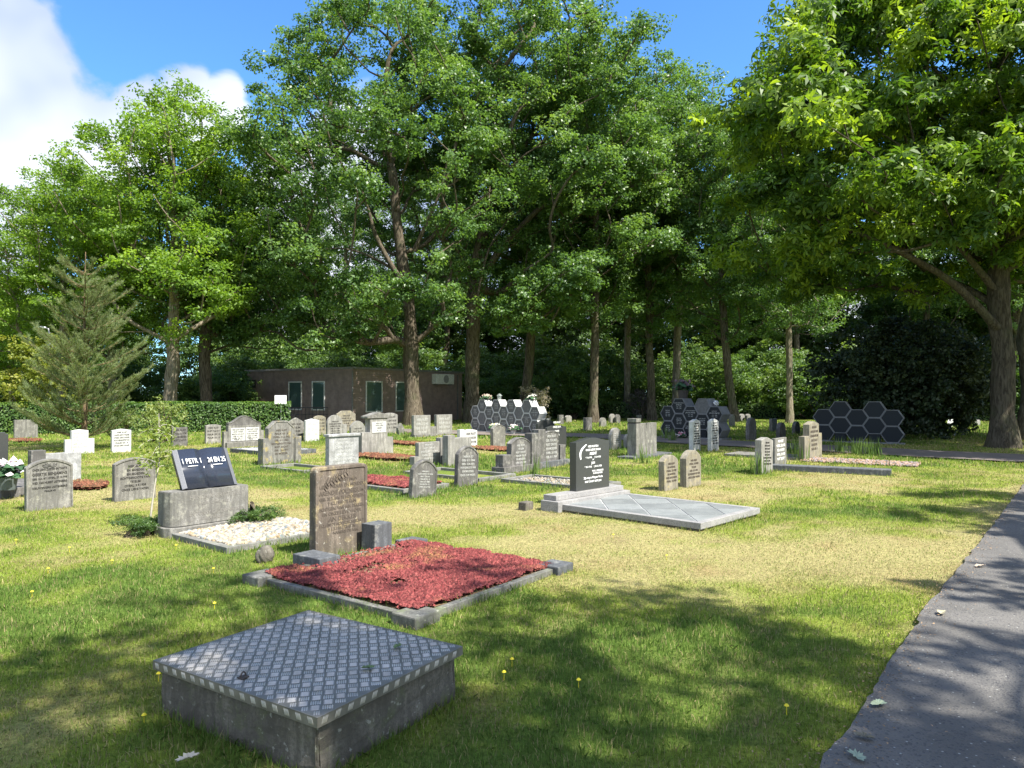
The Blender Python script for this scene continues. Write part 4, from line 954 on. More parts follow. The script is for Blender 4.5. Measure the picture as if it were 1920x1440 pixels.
# ================================================================== HONEYCOMB WALLS
def columbarium(px, py, ncol, rz, rise, face_txt, label, shell, plate, seed, hexh=.55, xs=1.0, dep=.42, blank=()):
    c = G(px, py, 0); e = empty('honeycomb_wall', c, rz, label, 'columbarium', 'honeycomb urn walls')
    R = hexh / math.sqrt(3) * xs; r = random.Random(seed)
    for i in range(ncol):
        x = i * 1.5 * R + R; high = (i % 2 == 1)
        for j in range(2):
            zc = .0 + rise + hexh * (.5 + j) + (hexh / 2 if high else 0)
            pts = [(x + R * math.cos(math.pi / 3 * k), zc + hexh / math.sqrt(3) * math.sin(math.pi / 3 * k)) for k in range(6)]
            ins = .0025
            pts = [(x + (a - x) * (1 - ins / R), zc + (b_ - zc) * (1 - ins / R)) for a, b_ in pts]
            bm = bmesh.new(); fr = [bm.verts.new((a, 0, b_)) for a, b_ in pts]; bk = [bm.verts.new((a, dep, b_)) for a, b_ in pts]
            f = bm.faces.new(fr); bm.faces.new(bk[::-1])
            for k in range(6): bm.faces.new((fr[(k + 1) % 6], fr[k], bk[k], bk[(k + 1) % 6]))
            bmesh.ops.recalc_face_normals(bm, faces=bm.faces)
            bmesh.ops.inset_region(bm, faces=[f], thickness=.022, depth=0); bmesh.ops.inset_region(bm, faces=[f], thickness=.003, depth=-.02)
            cell = link('urn_niche', bm_mesh('urn_niche', bm), shell, e)
            k2 = 1 - .032 / R
            pp = [(x + (a - x) * k2, zc + (b_ - zc) * k2) for a, b_ in pts]
            isbl = (i, j) in blank
            pl = prism('plaque', pp, .008, plate if not isbl else plain('blank_plaque', (.12, .12, .12), .5), cell, bev=0, y0=.0115)
            if face_txt and not isbl:
                text_part('inscription', [(r.choice(["IN LIEVE HERINNERING", "RUST ZACHT", "HIER RUST"]), zc + .10, .045), (r.choice(["JAN EN GRIETJE", "HENK", "ALIDA", "ROELOF", "TRIJNTJE"]), zc + .02, .065), ("1931 - 2008", zc - .05, .045), ("1935 - 2015", zc - .11, .045)], GREYPAINT, cell, R * 1.25, y=.011, x0=x, ext=.001)
        if high:
            bm = bmesh.new(); bbox(bm, x - R * .48, x + R * .48, .03, dep - .03, 0, hexh * .5 + rise - .004)
            link('foot_block', bm_mesh('foot_block', bm), plate, e)
    L_ = (ncol - 1) * 1.5 * R + 2 * R
    box('base_slab', 0, L_, -.05, dep + .05, -.05, max(.03, rise - .004), shell, e, bev=.01)
    return e, L_, R
shellw = stone_mat('light_granite_shell', (.66, .66, .63), (.56, .56, .54), None, .6, .1, .1)
shelld = stone_mat('grey_granite_shell', (.26, .265, .27), (.2, .2, .205), None, .6, .1, .1)
pl1 = plain('honed_dark_plaque', (.10, .10, .10), .45, 0, .2, 100); pl2 = plain('polished_dark_plaque', (.014, .017, .022), .38, 0, .2, 100, .03, .25)
e, L1, R1 = columbarium(882, 808, 9, math.radians(-48), .03, True, 'white sided honeycomb urn wall with rows of dark plaques and flowers before it', shellw, pl1, 3, .56, blank=((1, 0), (6, 1), (7, 1)))
d1, b1 = frame(math.radians(-48)); o1 = e.location.copy()
e, L2, R2 = columbarium(1238, 819, 5, math.radians(-46), .05, True, 'dark honeycomb urn wall with engraved plaques behind the two thin white headstones', shelld, pl2, 5, .58, dep=.6, blank=((3, 1),))
d2, b2 = frame(math.radians(-46)); o2 = e.location.copy()
e, L3, R3 = columbarium(1524, 827, 5, math.radians(-34), .03, False, 'dark honeycomb urn wall with plain blue black plaques left of the big shrub', shelld, pl2, 7, .55, 1.12, .3)
# things on and before the walls
c = o1 + d1 * 2.05 - b1 * .3; bouquet('bouquet', (c.x, c.y, 0), 1.15, 'yellow and white bouquet standing before the left honeycomb wall', (.8, .75, .2), (.75, .75, .7), (.5, .48, .45))
c = o1 + d1 * 3.3 - b1 * .35; bouquet('bouquet', (c.x, c.y, 0), 1.15, 'pale pink bouquet at the right end of the left honeycomb wall', (.75, .6, .6), (.8, .78, .74), (.25, .22, .2))
c = o1 + d1 * (1.5 * R1 * 3 + R1) + b1 * .2
e = empty('lantern', (c.x, c.y, .03 + .56 * 2.5), 0, 'small grey green lantern on top of the left honeycomb wall', 'lantern')
lm = plain('lantern_metal', (.2, .22, .2), .5)
box('body', -.08, .08, -.08, .08, 0, .16, lm, e); bm = bmesh.new(); bmesh.ops.create_cone(bm, cap_ends=True, segments=4, radius1=.13, radius2=.03, depth=.1, matrix=Matrix.Translation((0, 0, .211))); link('roof', bm_mesh('roof', bm), lm, e)
c = o1 + d1 * (1.5 * R1 * 1 + R1 + .1) + b1 * .2; bouquet('bouquet', (c.x, c.y, .03 + .56 * 2.5), 1.1, 'small withered bouquet on the left end of the left honeycomb wall', (.5, .35, .25), (.6, .55, .45), None)
c = o1 + d1 * (1.5 * R1 * 7 + R1 + .1) + b1 * .2; bouquet('bouquet', (c.x, c.y, .03 + .56 * 2.5), 1.1, 'small white bouquet on the right top of the left honeycomb wall', (.8, .78, .74), (.6, .55, .45), None)
c = o2 + d2 * (1.5 * R2 * 1 + R2) + b2 * .3; bouquet('flower_bowl', (c.x, c.y, .05 + .58 * 2.5), 2.0, 'dark bowl of dull heather on top of the dark engraved honeycomb wall', (.12, .08, .09), (.2, .14, .14), (.06, .05, .05))
c = o2 + d2 * (1.5 * R2 * 4 + R2 - .1) + b2 * .3
bm = bmesh.new(); bmesh.ops.create_icosphere(bm, subdivisions=3, radius=.11)
for f in bm.faces: f.material_index = 1 if (int((f.calc_center_median().x * 40) + 99) + int(f.calc_center_median().z * 40 + 99)) % 4 == 0 else 0
me = bm_mesh('football', bm, True); o = link('football', me, [plain('ball_white', (.7, .7, .68), .4), DARKPAINT], None, loc=(c.x, c.y, .05 + .58 * 2 + .11)); tag(o, 'white and black football on top of the dark engraved honeycomb wall', 'ball')
c = o2 + d2 * 1.1 - b2 * .25; bouquet('bouquet', (c.x, c.y, 0), 1.1, 'small pink and white flowers at the foot of the dark engraved honeycomb wall', (.75, .2, .3), (.8, .8, .8), None)

# ================================================================== BUILDING
def building():
    rz = math.radians(57) ; d, b = frame(rz)      # d: along the right wall going back, b: along the left wall
    Y0 = 40.0; H = 3.1; c = at_depth(661, Y0); Lr = run(c, d, 866); Ll = run(c, b, 463)
    e = empty('flat_roofed_building', c, rz, 'low flat roofed building clad in dark brown boards beneath the oaks', 'building')
    # boards
    m, nt, p, out = newmat('brown_board_cladding'); L = nt.links
    geo = nt.nodes.new('ShaderNodeNewGeometry'); n = noise_node(nt, 3, 6, .6, geo.outputs['Position'])
    L.new(ramp(nt, n.outputs[0], [(.3, (.19, .14, .12)), (.7, (.32, .235, .205))]).outputs[0], p.inputs['Base Color']); p.inputs['Roughness'].default_value = .7
    def wall(name, along_x, length):
        bm = bmesh.new(); z = 0; st = .13
        while z < H - .05:
            if along_x: bbox(bm, 0, length, -.02, .1, z, min(z + st - .022, H), .004)
            else: bbox(bm, -.02, .1, 0, length, z, min(z + st - .022, H), .004)
            z += st
        if along_x: bbox(bm, .02, length, .01, .3, 0, H)
        else: bbox(bm, .01, .3, .02, length, 0, H)
        return link(name, bm_mesh(name, bm), m, e)
    wall('board_wall', True, Lr); wall('board_wall', False, Ll)
    box('back_volume', .31, Lr, .31, Ll, 0, H - .01, m, e)
    trim = plain('grey_metal_trim', (.2, .19, .18), .5, .3)
    roof = box('roof', -.12, Lr + .1, -.12, Ll + .1, H + .001, H + .12, trim, e)
    fr = plain('white_window_frame', (.6, .6, .57), .5); gm, nt, p, out = newmat('curtained_glass')
    geo = nt.nodes.new('ShaderNodeNewGeometry'); wv = nt.nodes.new('ShaderNodeTexWave'); wv.inputs['Scale'].default_value = 6; wv.inputs['Distortion'].default_value = 1
    nt.links.new(geo.outputs['Position'], wv.inputs['Vector'])
    nt.links.new(ramp(nt, wv.outputs[0], [(.1, (.03, .055, .05)), (.9, (.10, .16, .145))]).outputs[0], p.inputs['Base Color']); p.inputs['Roughness'].default_value = .08; p.inputs['Specular IOR Level'].default_value = .8
    def window(axis, px0, px1, z0, z1):
        dd = d if axis == 'x' else b; a0 = run(c, dd, px0); a1 = run(c, dd, px1); lo, hi = sorted((a0, a1)); t = .07
        def bx(n, u0, u1, q0, q1, zz0, zz1, mm, par):
            if axis == 'x': return box(n, u0, u1, -q1, -q0, zz0, zz1, mm, par, bev=.004)
            return box(n, -q1, -q0, u0, u1, zz0, zz1, mm, par, bev=.004)
        w_ = bx('window', lo + t, hi - t, .022, .04, z0 + t, z1 - t, gm, e)
        bx('frame_side', lo, lo + t - .002, .022, .07, z0, z1, fr, w_); bx('frame_side', hi - t + .002, hi, .022, .07, z0, z1, fr, w_)
        bx('frame_rail', lo + t, hi - t, .022, .068, z1 - t + .002, z1, fr, w_); bx('frame_rail', lo + t, hi - t, .022, .068, z0, z0 + t - .002, fr, w_)
    window('y', 542, 567, .75, 2.45); window('y', 586, 610, .75, 2.45)
    window('x', 685, 716, .65, 2.45); window('x', 741, 763, .65, 2.45)
    bm = bmesh.new(); bbox(bm, -.09, -.025, -.09, -.025, 0, H - .1, .01); link('downpipe', bm_mesh('downpipe', bm), trim, e)
    a0 = run(c, d, 808); a1 = run(c, d, 842)
    ac = box('air_conditioner', a0, a1, -.42, -.06, 2.35, 3.0, plain('ac_white', (.62, .62, .6), .5), e, bev=.02)
    bm = bmesh.new(); bmesh.ops.create_cone(bm, cap_ends=True, segments=24, radius1=.26, radius2=.26, depth=.02, matrix=Matrix.Translation(((a0 + a1) / 2 + .1, -.43, 2.68)) @ Matrix.Rotation(math.pi / 2, 4, 'X')); link('fan_grille', bm_mesh('fan_grille', bm), plain('grille', (.25, .25, .25), .5), ac)
    bm = bmesh.new()
    for x in (a0 + .2, a1 - .2): bbox(bm, x, x + .05, -.4, -.03, 2.28, 2.348)
    link('wall_bracket', bm_mesh('wall_bracket', bm), trim, ac)
    b0 = run(c, b, 480); b1_ = run(c, b, 464); 
    sg = box('wall_sign', -.05, -.024, min(b0, b1_), max(b0, b1_), 2.1, 2.6, plain('sign_black', (.015, .015, .017), .4), e)
    bm = bmesh.new(); lo, hi = sorted((b0, b1_))
    for zz in (2.42, 2.26): bbox(bm, -.054, -.0505, lo + .08, hi - .08, zz, zz + .05)
    link('sign_lettering', bm_mesh('sign_lettering', bm), GREYPAINT, sg)
    a = run(c, d, 856); bm = bmesh.new(); bbox(bm, a, a + .08, -.1, -.025, 0, H - .1, .01); link('downpipe', bm_mesh('downpipe', bm), trim, e)
building()
# railing + notice board + street lamp
e = empty('garden_railing', at_depth(545, 37.5), math.radians(20), 'low black metal railing with bars before the building windows', 'railing')
bk = plain('black_metal', (.02, .02, .02), .5)
bm = bmesh.new(); bbox(bm, 0, 1.9, -.02, .02, .95, 1.0, .004); bbox(bm, 0, 1.9, -.02, .02, .6, .64, .004); link('rail', bm_mesh('rail', bm), bk, e)
for k in range(11): box('baluster', k * .185, k * .185 + .025, -.012, .012, 0, .949, bk, e, bev=0)
pS = at_depth(527, 33.0); e = empty('notice_board', pS, .3, 'white rectangular notice board on a thin pole behind the headstones', 'sign')
box('pole', -.02, .02, -.02, .02, 0, 1.35, plain('galvanised', (.4, .4, .4), .5, .5), e); box('board', -.28, .24, -.05, -.022, 1.22, 1.62, plain('board_white', (.8, .8, .8), .4), e)
pL = at_depth(92, 34.0); e = empty('street_lamp', pL, 0, 'slim grey street lamp with a flat white head behind the young pine', 'street lamp')
zl = zpix(615, 34.0)
v, q = tube_np([(0, 0, 0), (0, 0, zl - .3), (-.05, 0, zl - .05), (-.2, 0, zl)], [.07, .045, .04, .035], 10); link('pole', np_mesh('pole', v, q, True), plain('galvanised', (.4, .4, .4), .5, .5), e)
bm = bmesh.new(); bmesh.ops.create_uvsphere(bm, u_segments=16, v_segments=8, radius=1, matrix=Matrix.Translation((-.45, 0, zl + .02)) @ Matrix.Diagonal((.32, .13, .07, 1))); link('lamp_head', bm_mesh('lamp_head', bm, True), plain('lamp_white', (.75, .76, .75), .3), e)

# ================================================================== TREES
def leaf_quads(P, Nrm, size, r, ratio=.62, fold=.18):
    n = len(P); t = r.normal(size=(n, 3)); t -= Nrm * (t * Nrm).sum(1)[:, None]; t /= np.linalg.norm(t, axis=1)[:, None] + 1e-9
    b = np.cross(Nrm, t); s = (size * r.uniform(.65, 1.3, n))[:, None]
    V = np.stack([P - t * s * .5, P + b * s * ratio * .5 + Nrm * s * fold, P + t * s * .5, P - b * s * ratio * .5 + Nrm * s * fold], 1).reshape(-1, 3)
    return V, np.arange(n * 4).reshape(-1, 4)
def palmate(P, Nrm, size, r):
    """five drooping leaflets from a common point (horse chestnut)"""
    n = len(P); t = r.normal(size=(n, 3)); t -= Nrm * (t * Nrm).sum(1)[:, None]; t /= np.linalg.norm(t, axis=1)[:, None] + 1e-9
    b = np.cross(Nrm, t); s = (size * r.uniform(.75, 1.25, n))[:, None]; V = []
    for k, a in enumerate((-2.2, -1.1, 0, 1.1, 2.2)):
        l = s * (1.0 if abs(a) < .1 else .92 if abs(a) < 1.5 else .7)
        dr = t * math.cos(a) + b * math.sin(a); sd = np.cross(Nrm, dr)
        V.append(np.stack([P, P + dr * l * .62 + sd * l * .19 - Nrm * l * .12, P + dr * l - Nrm * l * .45, P + dr * l * .62 - sd * l * .19 - Nrm * l * .12], 1))
    V = np.stack(V, 1).reshape(-1, 3); return V, np.arange(n * 20).reshape(-1, 4)
def crown_leaves(name, cl, rad, per, size, seed, kind='oak', flat=.62, upb=.6):
    r = np.random.default_rng(seed); C = np.repeat(cl, per, 0); R = np.repeat(rad, per)[:, None]; n = len(C)
    # leaf sprays: sub-tufts inside each cluster give light/dark clumps and gaps
    sub = r.normal(size=(len(cl), 9, 3)); sub /= np.linalg.norm(sub, axis=2)[..., None]; sub *= r.uniform(.35, 1.0, (len(cl), 9, 1)); sub[..., 2] *= flat
    k = r.integers(0, 9, n); SC = sub[np.repeat(np.arange(len(cl)), per), k]
    d = r.normal(size=(n, 3)); d /= np.linalg.norm(d, axis=1)[:, None]; d *= (r.random(n) ** .45)[:, None] * .42; d[:, 2] *= .55
    P = C + (SC + d) * R
    N = SC * .5 + d * .8 + np.array([0, 0, upb]) + r.normal(size=(n, 3)) * .5; N /= np.linalg.norm(N, axis=1)[:, None]
    if kind == 'chestnut': V, Q = palmate(P, N, size, r); rep = 20
    else: V, Q = leaf_quads(P, N, size, r); rep = 4
    tint = np.repeat(np.clip(np.repeat(r.normal(.5, .18, len(cl)), per) + r.normal(0, .16, n), 0, 1), rep)
    return np_mesh(name, V, Q, False, tint)
def skeleton(cl, trunk_pts, base_r, seed, start_z, top_frac=1.0):
    """connect every leaf cluster to the nearest part of the growing tree; pipe-model radii"""
    r = np.random.default_rng(seed); nodes = [np.array(p, float) for p in trunk_pts]; par = [-1] + list(range(len(nodes) - 1))
    ok = [p[2] >= start_z for p in nodes]
    ax = np.array([np.interp(cl[:, 2], [p[2] for p in trunk_pts], [p[k] for p in trunk_pts]) for k in (0, 1)]).T
    order = np.argsort(np.hypot(cl[:, 0] - ax[:, 0], cl[:, 1] - ax[:, 1]) + .25 * np.abs(cl[:, 2] - start_z))
    depth = [0.0] * len(nodes)
    for i in order:
        c = cl[i]; A = np.array(nodes); D = np.linalg.norm(A - c, axis=1)
        cost = D + .18 * np.array(depth) + np.where(A[:, 2] > c[2] + .2, 3 * (A[:, 2] - c[2]), 0) + .9 * np.maximum(0, A[:, 2] - (c[2] - .7 * np.hypot(A[:, 0] - c[0], A[:, 1] - c[1]))) + np.where(np.array(ok), 0, 1e6)
        j = int(np.argmin(cost)); p0 = nodes[j]; dist = D[j]; m = max(1, int(dist / .9)); prev = j
        for s in range(1, m + 1):
            t = s / m; q = p0 + (c - p0) * t; q = q + r.normal(0, .10, 3) * dist * .35 * math.sin(math.pi * t) ; q[2] += -.10 * dist * math.sin(math.pi * t) + (0.12 * dist * math.sin(math.pi * t) if r.random() < .5 else 0)
            if s == m: q = c.copy()
            nodes.append(q); par.append(prev); ok.append(True); depth.append(depth[prev] + dist / m); prev = len(nodes) - 1
    n = len(nodes); ch = [[] for _ in range(n)]
    for i, p in enumerate(par):
        if p >= 0: ch[p].append(i)
    area = np.zeros(n)
    for i in range(n - 1, -1, -1):      # children always come later
        pass
    order2 = sorted(range(n), key=lambda i: -i)
    a = np.zeros(n)
    for i in order2:
        if not ch[i]: a[i] = 1
        if par[i] >= 0: a[par[i]] += a[i]
    nt = len(trunk_pts); ex = .50
    rad = base_r * (a / a[0]) ** ex
    for i in range(nt):                   # trunk taper with root flare
        z = nodes[i][2]; rad[i] = max(rad[i], base_r * (1 - .55 * z / max(1e-3, trunk_pts[-1][2]))) if z < start_z * 1.15 else rad[i]
        if z < 1.0: rad[i] *= 1 + .45 * (1 - z / 1.0) ** 2
    rad = np.maximum(rad, .016)
    parts = []; used = set()
    def chain(i0, start):
        pts = [nodes[start]] if start is not None else []; rr = [min(rad[start], rad[i0] * 1.25)] if start is not None else []
        i = i0; side = []
        while True:
            pts.append(nodes[i]); rr.append(rad[i])
            if not ch[i]: break
            k = max(ch[i], key=lambda q: a[q]); side += [(q, i) for q in ch[i] if q != k]; i = k
        return pts, rr, side
    st = [(0, None)]
    while st:
        i0, s0 = st.pop(); pts, rr, side = chain(i0, s0); st += side
        if len(pts) < 2: continue
        if len(pts) > 2:   # smooth & subdivide
            P = np.array(pts); Rr = np.array(rr); t = np.arange(len(P)); tt = np.linspace(0, len(P) - 1, (len(P) - 1) * 2 + 1)
            P2 = np.stack([np.interp(tt, t, P[:, k]) for k in range(3)], 1); P2[1:-1] = (P2[:-2] + 2 * P2[1:-1] + P2[2:]) / 4; R2 = np.interp(tt, t, Rr)
        else: P2 = np.array(pts); R2 = np.array(rr)
        parts.append(tube_np(P2, R2, 12 if R2[0] > .2 else 7 if R2[0] > .06 else 4, r))
    V, Q = join_np(parts); return V, Q
def envelope(n, r, rx, ry, z0, z1, shell=.55, xo=0, yo=0, egg=.0, low=1.0):
    """cluster centres spread through an uneven crown volume"""
    P = []; k = 0; nz = np.random.default_rng(int(r.integers(0, 9999))).normal(size=(6, 3))
    while len(P) < n:
        d = r.normal(size=3); d /= np.linalg.norm(d); u = (shell + (1 - shell) * r.random()) if r.random() < .75 else r.random() ** .5
        lump = 1 + .10 * sum(math.sin(3.1 * np.dot(d, q) + i) for i, q in enumerate(nz)) / 2.2
        x, y, z = d * u * lump
        zz = (z + 1) / 2; w = 1 - egg * (zz - .4)
        if z < 0: w *= low
        P.append((xo + x * rx * w, yo + y * ry * w, z0 + (z1 - z0) * min(1.04, max(0, zz))))
    return np.array(P)
OAKB = bark_mat('oak_bark', (.17, .14, .105), (.05, .04, .028)); CHB = bark_mat('chestnut_bark', (.125, .108, .082), (.05, .042, .032)); BIB = bark_mat('light_bark', (.30, .26, .195), (.12, .095, .065))
OAKL = leaf_mat('oak_leaves', (.045, .095, .03), (.095, .18, .052), (.18, .275, .08), .38, .42); YELL = leaf_mat('yellow_green_leaves', (.07, .135, .02), (.145, .25, .033), (.25, .36, .05), .42)
DKL = leaf_mat('dark_leaves', (.04, .08, .026), (.08, .145, .042), (.14, .21, .06), .3); CHL = leaf_mat('chestnut_leaves', (.03, .075, .014), (.085, .16, .02), (.32, .43, .04), .4)
SHL = leaf_mat('shrub_leaves', (.04, .085, .026), (.085, .155, .04), (.17, .25, .06), .35); GOLD = leaf_mat('golden_leaves', (.11, .15, .025), (.2, .24, .04), (.34, .31, .07), .4)
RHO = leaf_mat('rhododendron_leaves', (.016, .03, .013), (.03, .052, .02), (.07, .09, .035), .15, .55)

def make_tree(name, loc, label, seed, H, r_tr, rx, ry, z0, ncl=230, per=260, size=.19, leafm=None, bark=None, bend=(0, 0), kind='oak', clr=(.9, 1.5), extra=None, xo=0, yo=0, start=None, cat='tree', group='trees round the cemetery', flat=.62, egg=.2, low=1.0, shell=.55, clear=None):
    r = np.random.default_rng(seed)
    cl = envelope(ncl, r, rx, ry, z0, H, shell, xo, yo, egg, low)
    if clear:
        for (x0, x1, za, zb) in clear: cl = cl[~((cl[:, 0] > x0) & (cl[:, 0] < x1) & (cl[:, 1] < 1.2) & (cl[:, 2] > za) & (cl[:, 2] < zb))]
        ncl = len(cl)
    rad = r.uniform(*clr, ncl)
    if extra is not None:
        ex = np.array([q[:3] for q in extra]); cl = np.vstack([cl, ex]); rad = np.concatenate([rad, [q[3] for q in extra]])
    e = empty(name, loc, 0, label, cat, group)
    start = start or z0 * .75; zt = z0 + (H - z0) * .55; k = 12
    tp = [(bend[0] * math.sin(t * 2.6) + r.normal(0, .04) * (t > 0) + xo * max(0, t - .4) * 1.2, bend[1] * math.sin(t * 2.2) + r.normal(0, .04) * (t > 0) + yo * max(0, t - .4) * 1.2, zt * t if i > 0 else -.15) for i, t in enumerate(np.linspace(0, 1, k))]
    V, Q = skeleton(cl, tp, r_tr, seed, start)
    link('trunk', np_mesh('trunk', V, Q, True), bark or OAKB, e)
    link('crown', crown_leaves('crown', cl, rad, per, size, seed, kind, flat), leafm or OAKL, e)
    return e
def at_px(px, py): return G(px, py, 0)
def front(base, spec, seed, n=5, spread=.8):
    """low outer boughs: (column, row, depth, size) -> cluster centres relative to the tree base"""
    r = random.Random(seed); out = []
    for (px, py, Y, sz) in spec:
        p = at_depth(px, Y, zpix(py, Y))
        for k in range(n): out.append((p.x - base.x + r.gauss(0, spread), p.y - base.y + r.gauss(0, spread * .6), max(2.2, p.z + r.gauss(0, spread * .45)), sz * r.uniform(.8, 1.15)))
    return out
def copy_to(src, loc, rz, s, label, sx=1):
    c = copy_tree(src); c.location = loc; c.rotation_euler = (0, 0, rz); c.scale = (s * sx, s * sx, s); c['label'] = label; return c

# left pair (yellow green), behind the hedge
t1 = make_tree('oak_tree', at_depth(318, 35), 'yellow green tree with a pale cracked trunk behind the hedge at left', 21, 17.3, .30, 4.6, 4.6, 3.6, 250, 270, .155, YELL, BIB, (.2, 0), clr=(.8, 1.3), egg=.35)
make_tree('oak_tree', at_depth(387, 38), 'mid green tree with a dark trunk right of the pale trunked one', 22, 15.5, .30, 4.2, 4.6, 4.2, 190, 260, .17, OAKL, OAKB, (-.1, 0), xo=1.2)
# the two great oaks
b3 = G(776, 797, 0)
go3 = make_tree('oak_tree', b3, 'great oak with the broad flared trunk in front of the brown building', 23, 25, .42, 7.8, 6.6, 4.6, 330, 330, .178, OAKL, OAKB, (-.25, 0), clr=(.85, 1.4), xo=-1.8, start=4.2, low=1.15, shell=.6, clear=[(-1.6, 1.2, 7.5, 12.5), (-3.2, -.5, 8, 11)], extra=front(b3, [(700, 545, 35, 1.2), (600, 560, 35.5, 1.1), (540, 600, 36, 1.0), (770, 540, 34, 1.0), (650, 640, 36, .9), (480, 520, 36, 1.2), (560, 470, 34, 1.2), (470, 620, 37, .9), (620, 340, 33, 1.3), (500, 260, 34, 1.3), (700, 230, 33, 1.3)], 5))
go4 = make_tree('oak_tree', (b4 := at_depth(884, 43)), 'great oak with a dark forking trunk behind the white honeycomb wall', 24, 28.5, .42, 9.2, 7.0, 5.6, 370, 330, .185, OAKL, OAKB, (.1, 0), clr=(.85, 1.4), xo=2.4, start=7.0, low=1.05, shell=.6, clear=[(-1.5, 2.2, 8.5, 14.5), (.5, 4.2, 10, 13.5)], extra=front(b4, [(1060, 500, 38, 1.2), (1020, 540, 38, 1.1), (1110, 540, 38.5, 1.1), (975, 610, 39, .9), (1120, 300, 37, 1.2), (1180, 60, 38, 1.3), (1150, 150, 38, 1.3), (960, 560, 38, 1.0)], 6))
def limbs(tree, base, specs, Y, dy, mat):
    for pts, r0 in specs:
        P = [at_depth(px, Y - dy * i, zpix(py, Y - dy * i)) - base for i, (px, py) in enumerate(pts)]
        P = [P[0]] + [p + Vector((random.gauss(0, .05), 0, random.gauss(0, .05))) for p in P[1:]]; n = len(P)
        t = np.arange(n); tt = np.linspace(0, n - 1, (n - 1) * 3 + 1); A = np.array([tuple(p) for p in P]); Q2 = np.stack([np.interp(tt, t, A[:, k]) for k in range(3)], 1); Q2[1:-1] = (Q2[:-2] + Q2[1:-1] + Q2[2:]) / 3
        V, Q = tube_np(Q2, r0 * (1 - .75 * tt / (n - 1)), 8, rng); link('limb', np_mesh('limb', V, Q, True), mat, tree)
limbs(go3, b3, [([(776, 560), (738, 505), (700, 440), (690, 390), (665, 330)], .17), ([(776, 470), (800, 420), (830, 360), (838, 300)], .13), ([(738, 505), (690, 480), (640, 468), (590, 470)], .09)], 38.4, .25, OAKB)
limbs(go4, b4, [([(886, 560), (915, 500), (960, 440), (1010, 395), (1060, 350), (1110, 285), (1180, 230)], .24), ([(885, 520), (900, 440), (925, 370), (935, 300), (960, 220)], .24), ([(884, 505), (855, 462), (815, 440), (780, 455)], .13), ([(940, 470), (985, 445), (1040, 420), (1100, 415)], .10)], 42.6, .3, OAKB)
gen = make_tree('oak_tree', at_depth(1113, 43), 'slim oak with a straight trunk, a third from the right, lit foliage at its left', 25, 24, .24, 5.0, 4.8, 4.2, 220, 270, .18, OAKL, OAKB, (.15, .1), clr=(.9, 1.4), start=5.5)
gen2 = make_tree('oak_tree', at_depth(978, 46), 'crooked oak with a bent trunk right of the forking great oak', 26, 26.5, .30, 6.0, 5.5, 5.2, 230, 270, .19, OAKL, OAKB, (.9, .2), clr=(.9, 1.5), start=6)
gen3 = make_tree('oak_tree', at_depth(1265, 50), 'pale barked slender tree behind the dark engraved honeycomb wall', 27, 26.5, .25, 5.4, 5.0, 6.2, 200, 270, .19, OAKL, BIB, (.3, .1), clr=(.9, 1.5), start=7)
copy_to(gen, at_depth(1222, 47), 2.1, 1.02, 'mid height tree with one stubby left branch, between two slender trunks')
copy_to(gen3, at_depth(1176, 52), 1.0, .92, 'thin dark trunked tree right of the slim oak')
copy_to(gen2, at_depth(1378, 44), 2.6, .80, 'dark trunked tree just right of the dark engraved honeycomb wall')
copy_to(gen3, at_depth(1480, 42), 4.1, .72, 'forked slender tree with a sunlit lower trunk left of the plain honeycomb wall')
left_bits = [(112, 36, .80, .5, 'loose crowned tree above the young pine at left', 0), (22, 41, .50, 2.2, 'smaller tree sloping down at the left picture edge', 0), (215, 41, .86, 3.3, 'tree filling the gap behind the pale trunked tree', 0)]
for (px, Y, s, rz, lb, _) in left_bits: copy_to(t1, at_depth(px, Y), rz, s, lb)
# back rows
low = make_tree('oak_tree', at_depth(1130, 66), 'low branched bushy tree in the wood right of the crooked oak', 28, 15, .25, 5.6, 4.2, 1.0, 230, 210, .26, DKL, OAKB, (.1, .1), clr=(1.1, 1.7), start=1.5, egg=.1, low=1.2)
for i, (px, Y, s_, lb) in enumerate([(20, 62, .8, 'at the left picture edge'), (210, 64, .85, 'behind the pale trunk'), (400, 62, .8, 'left of the building'), (560, 74, 1.0, 'above the left roof edge of the building'), (720, 76, 1.05, 'above the right roof edge of the building'), (850, 72, 1.0, 'behind the great oak at the building'), (990, 74, 1.0, 'behind the crooked oak'),
      (1240, 74, 1.0, 'behind the dark engraved honeycomb wall'), (1360, 68, .95, 'between the dark honeycomb walls'), (1470, 66, .95, 'left of the plain honeycomb wall'), (1590, 64, .95, 'above the plain honeycomb wall'), (1720, 66, 1.0, 'above the rhododendron'), (1840, 62, .95, 'left of the chestnut trunk'), (1960, 60, 1.0, 'right of the chestnut trunk')]):
    copy_to(low, at_depth(px, Y), i * 2.1 + .5, s_, 'low branched bushy tree in the wood ' + lb)
bgs = [(-60, 62, gen2, .5), (40, 66, gen3, .62), (180, 64, gen, .55), (300, 68, gen3, .7), (430, 66, gen2, .8), (560, 62, gen, 1.0), (650, 66, gen3, .95), (725, 70, gen, 1.1), (830, 66, gen2, 1.0), (930, 70, gen, 1.15),
       (1020, 66, gen3, 1.0), (1080, 72, gen2, 1.05), (1160, 66, gen, 1.05), (1240, 72, gen3, 1.05), (1330, 62, gen2, .85), (1420, 62, gen, .9), (1500, 58, gen3, .85), (1568, 55, gen, .9), (1650, 60, gen2, .9), (1740, 56, gen, 1.0),
       (1820, 62, gen3, 1.0), (1900, 54, gen2, 1.0), (1990, 58, gen, 1.05), (2100, 52, gen3, .9), (-200, 60, gen, .5)]
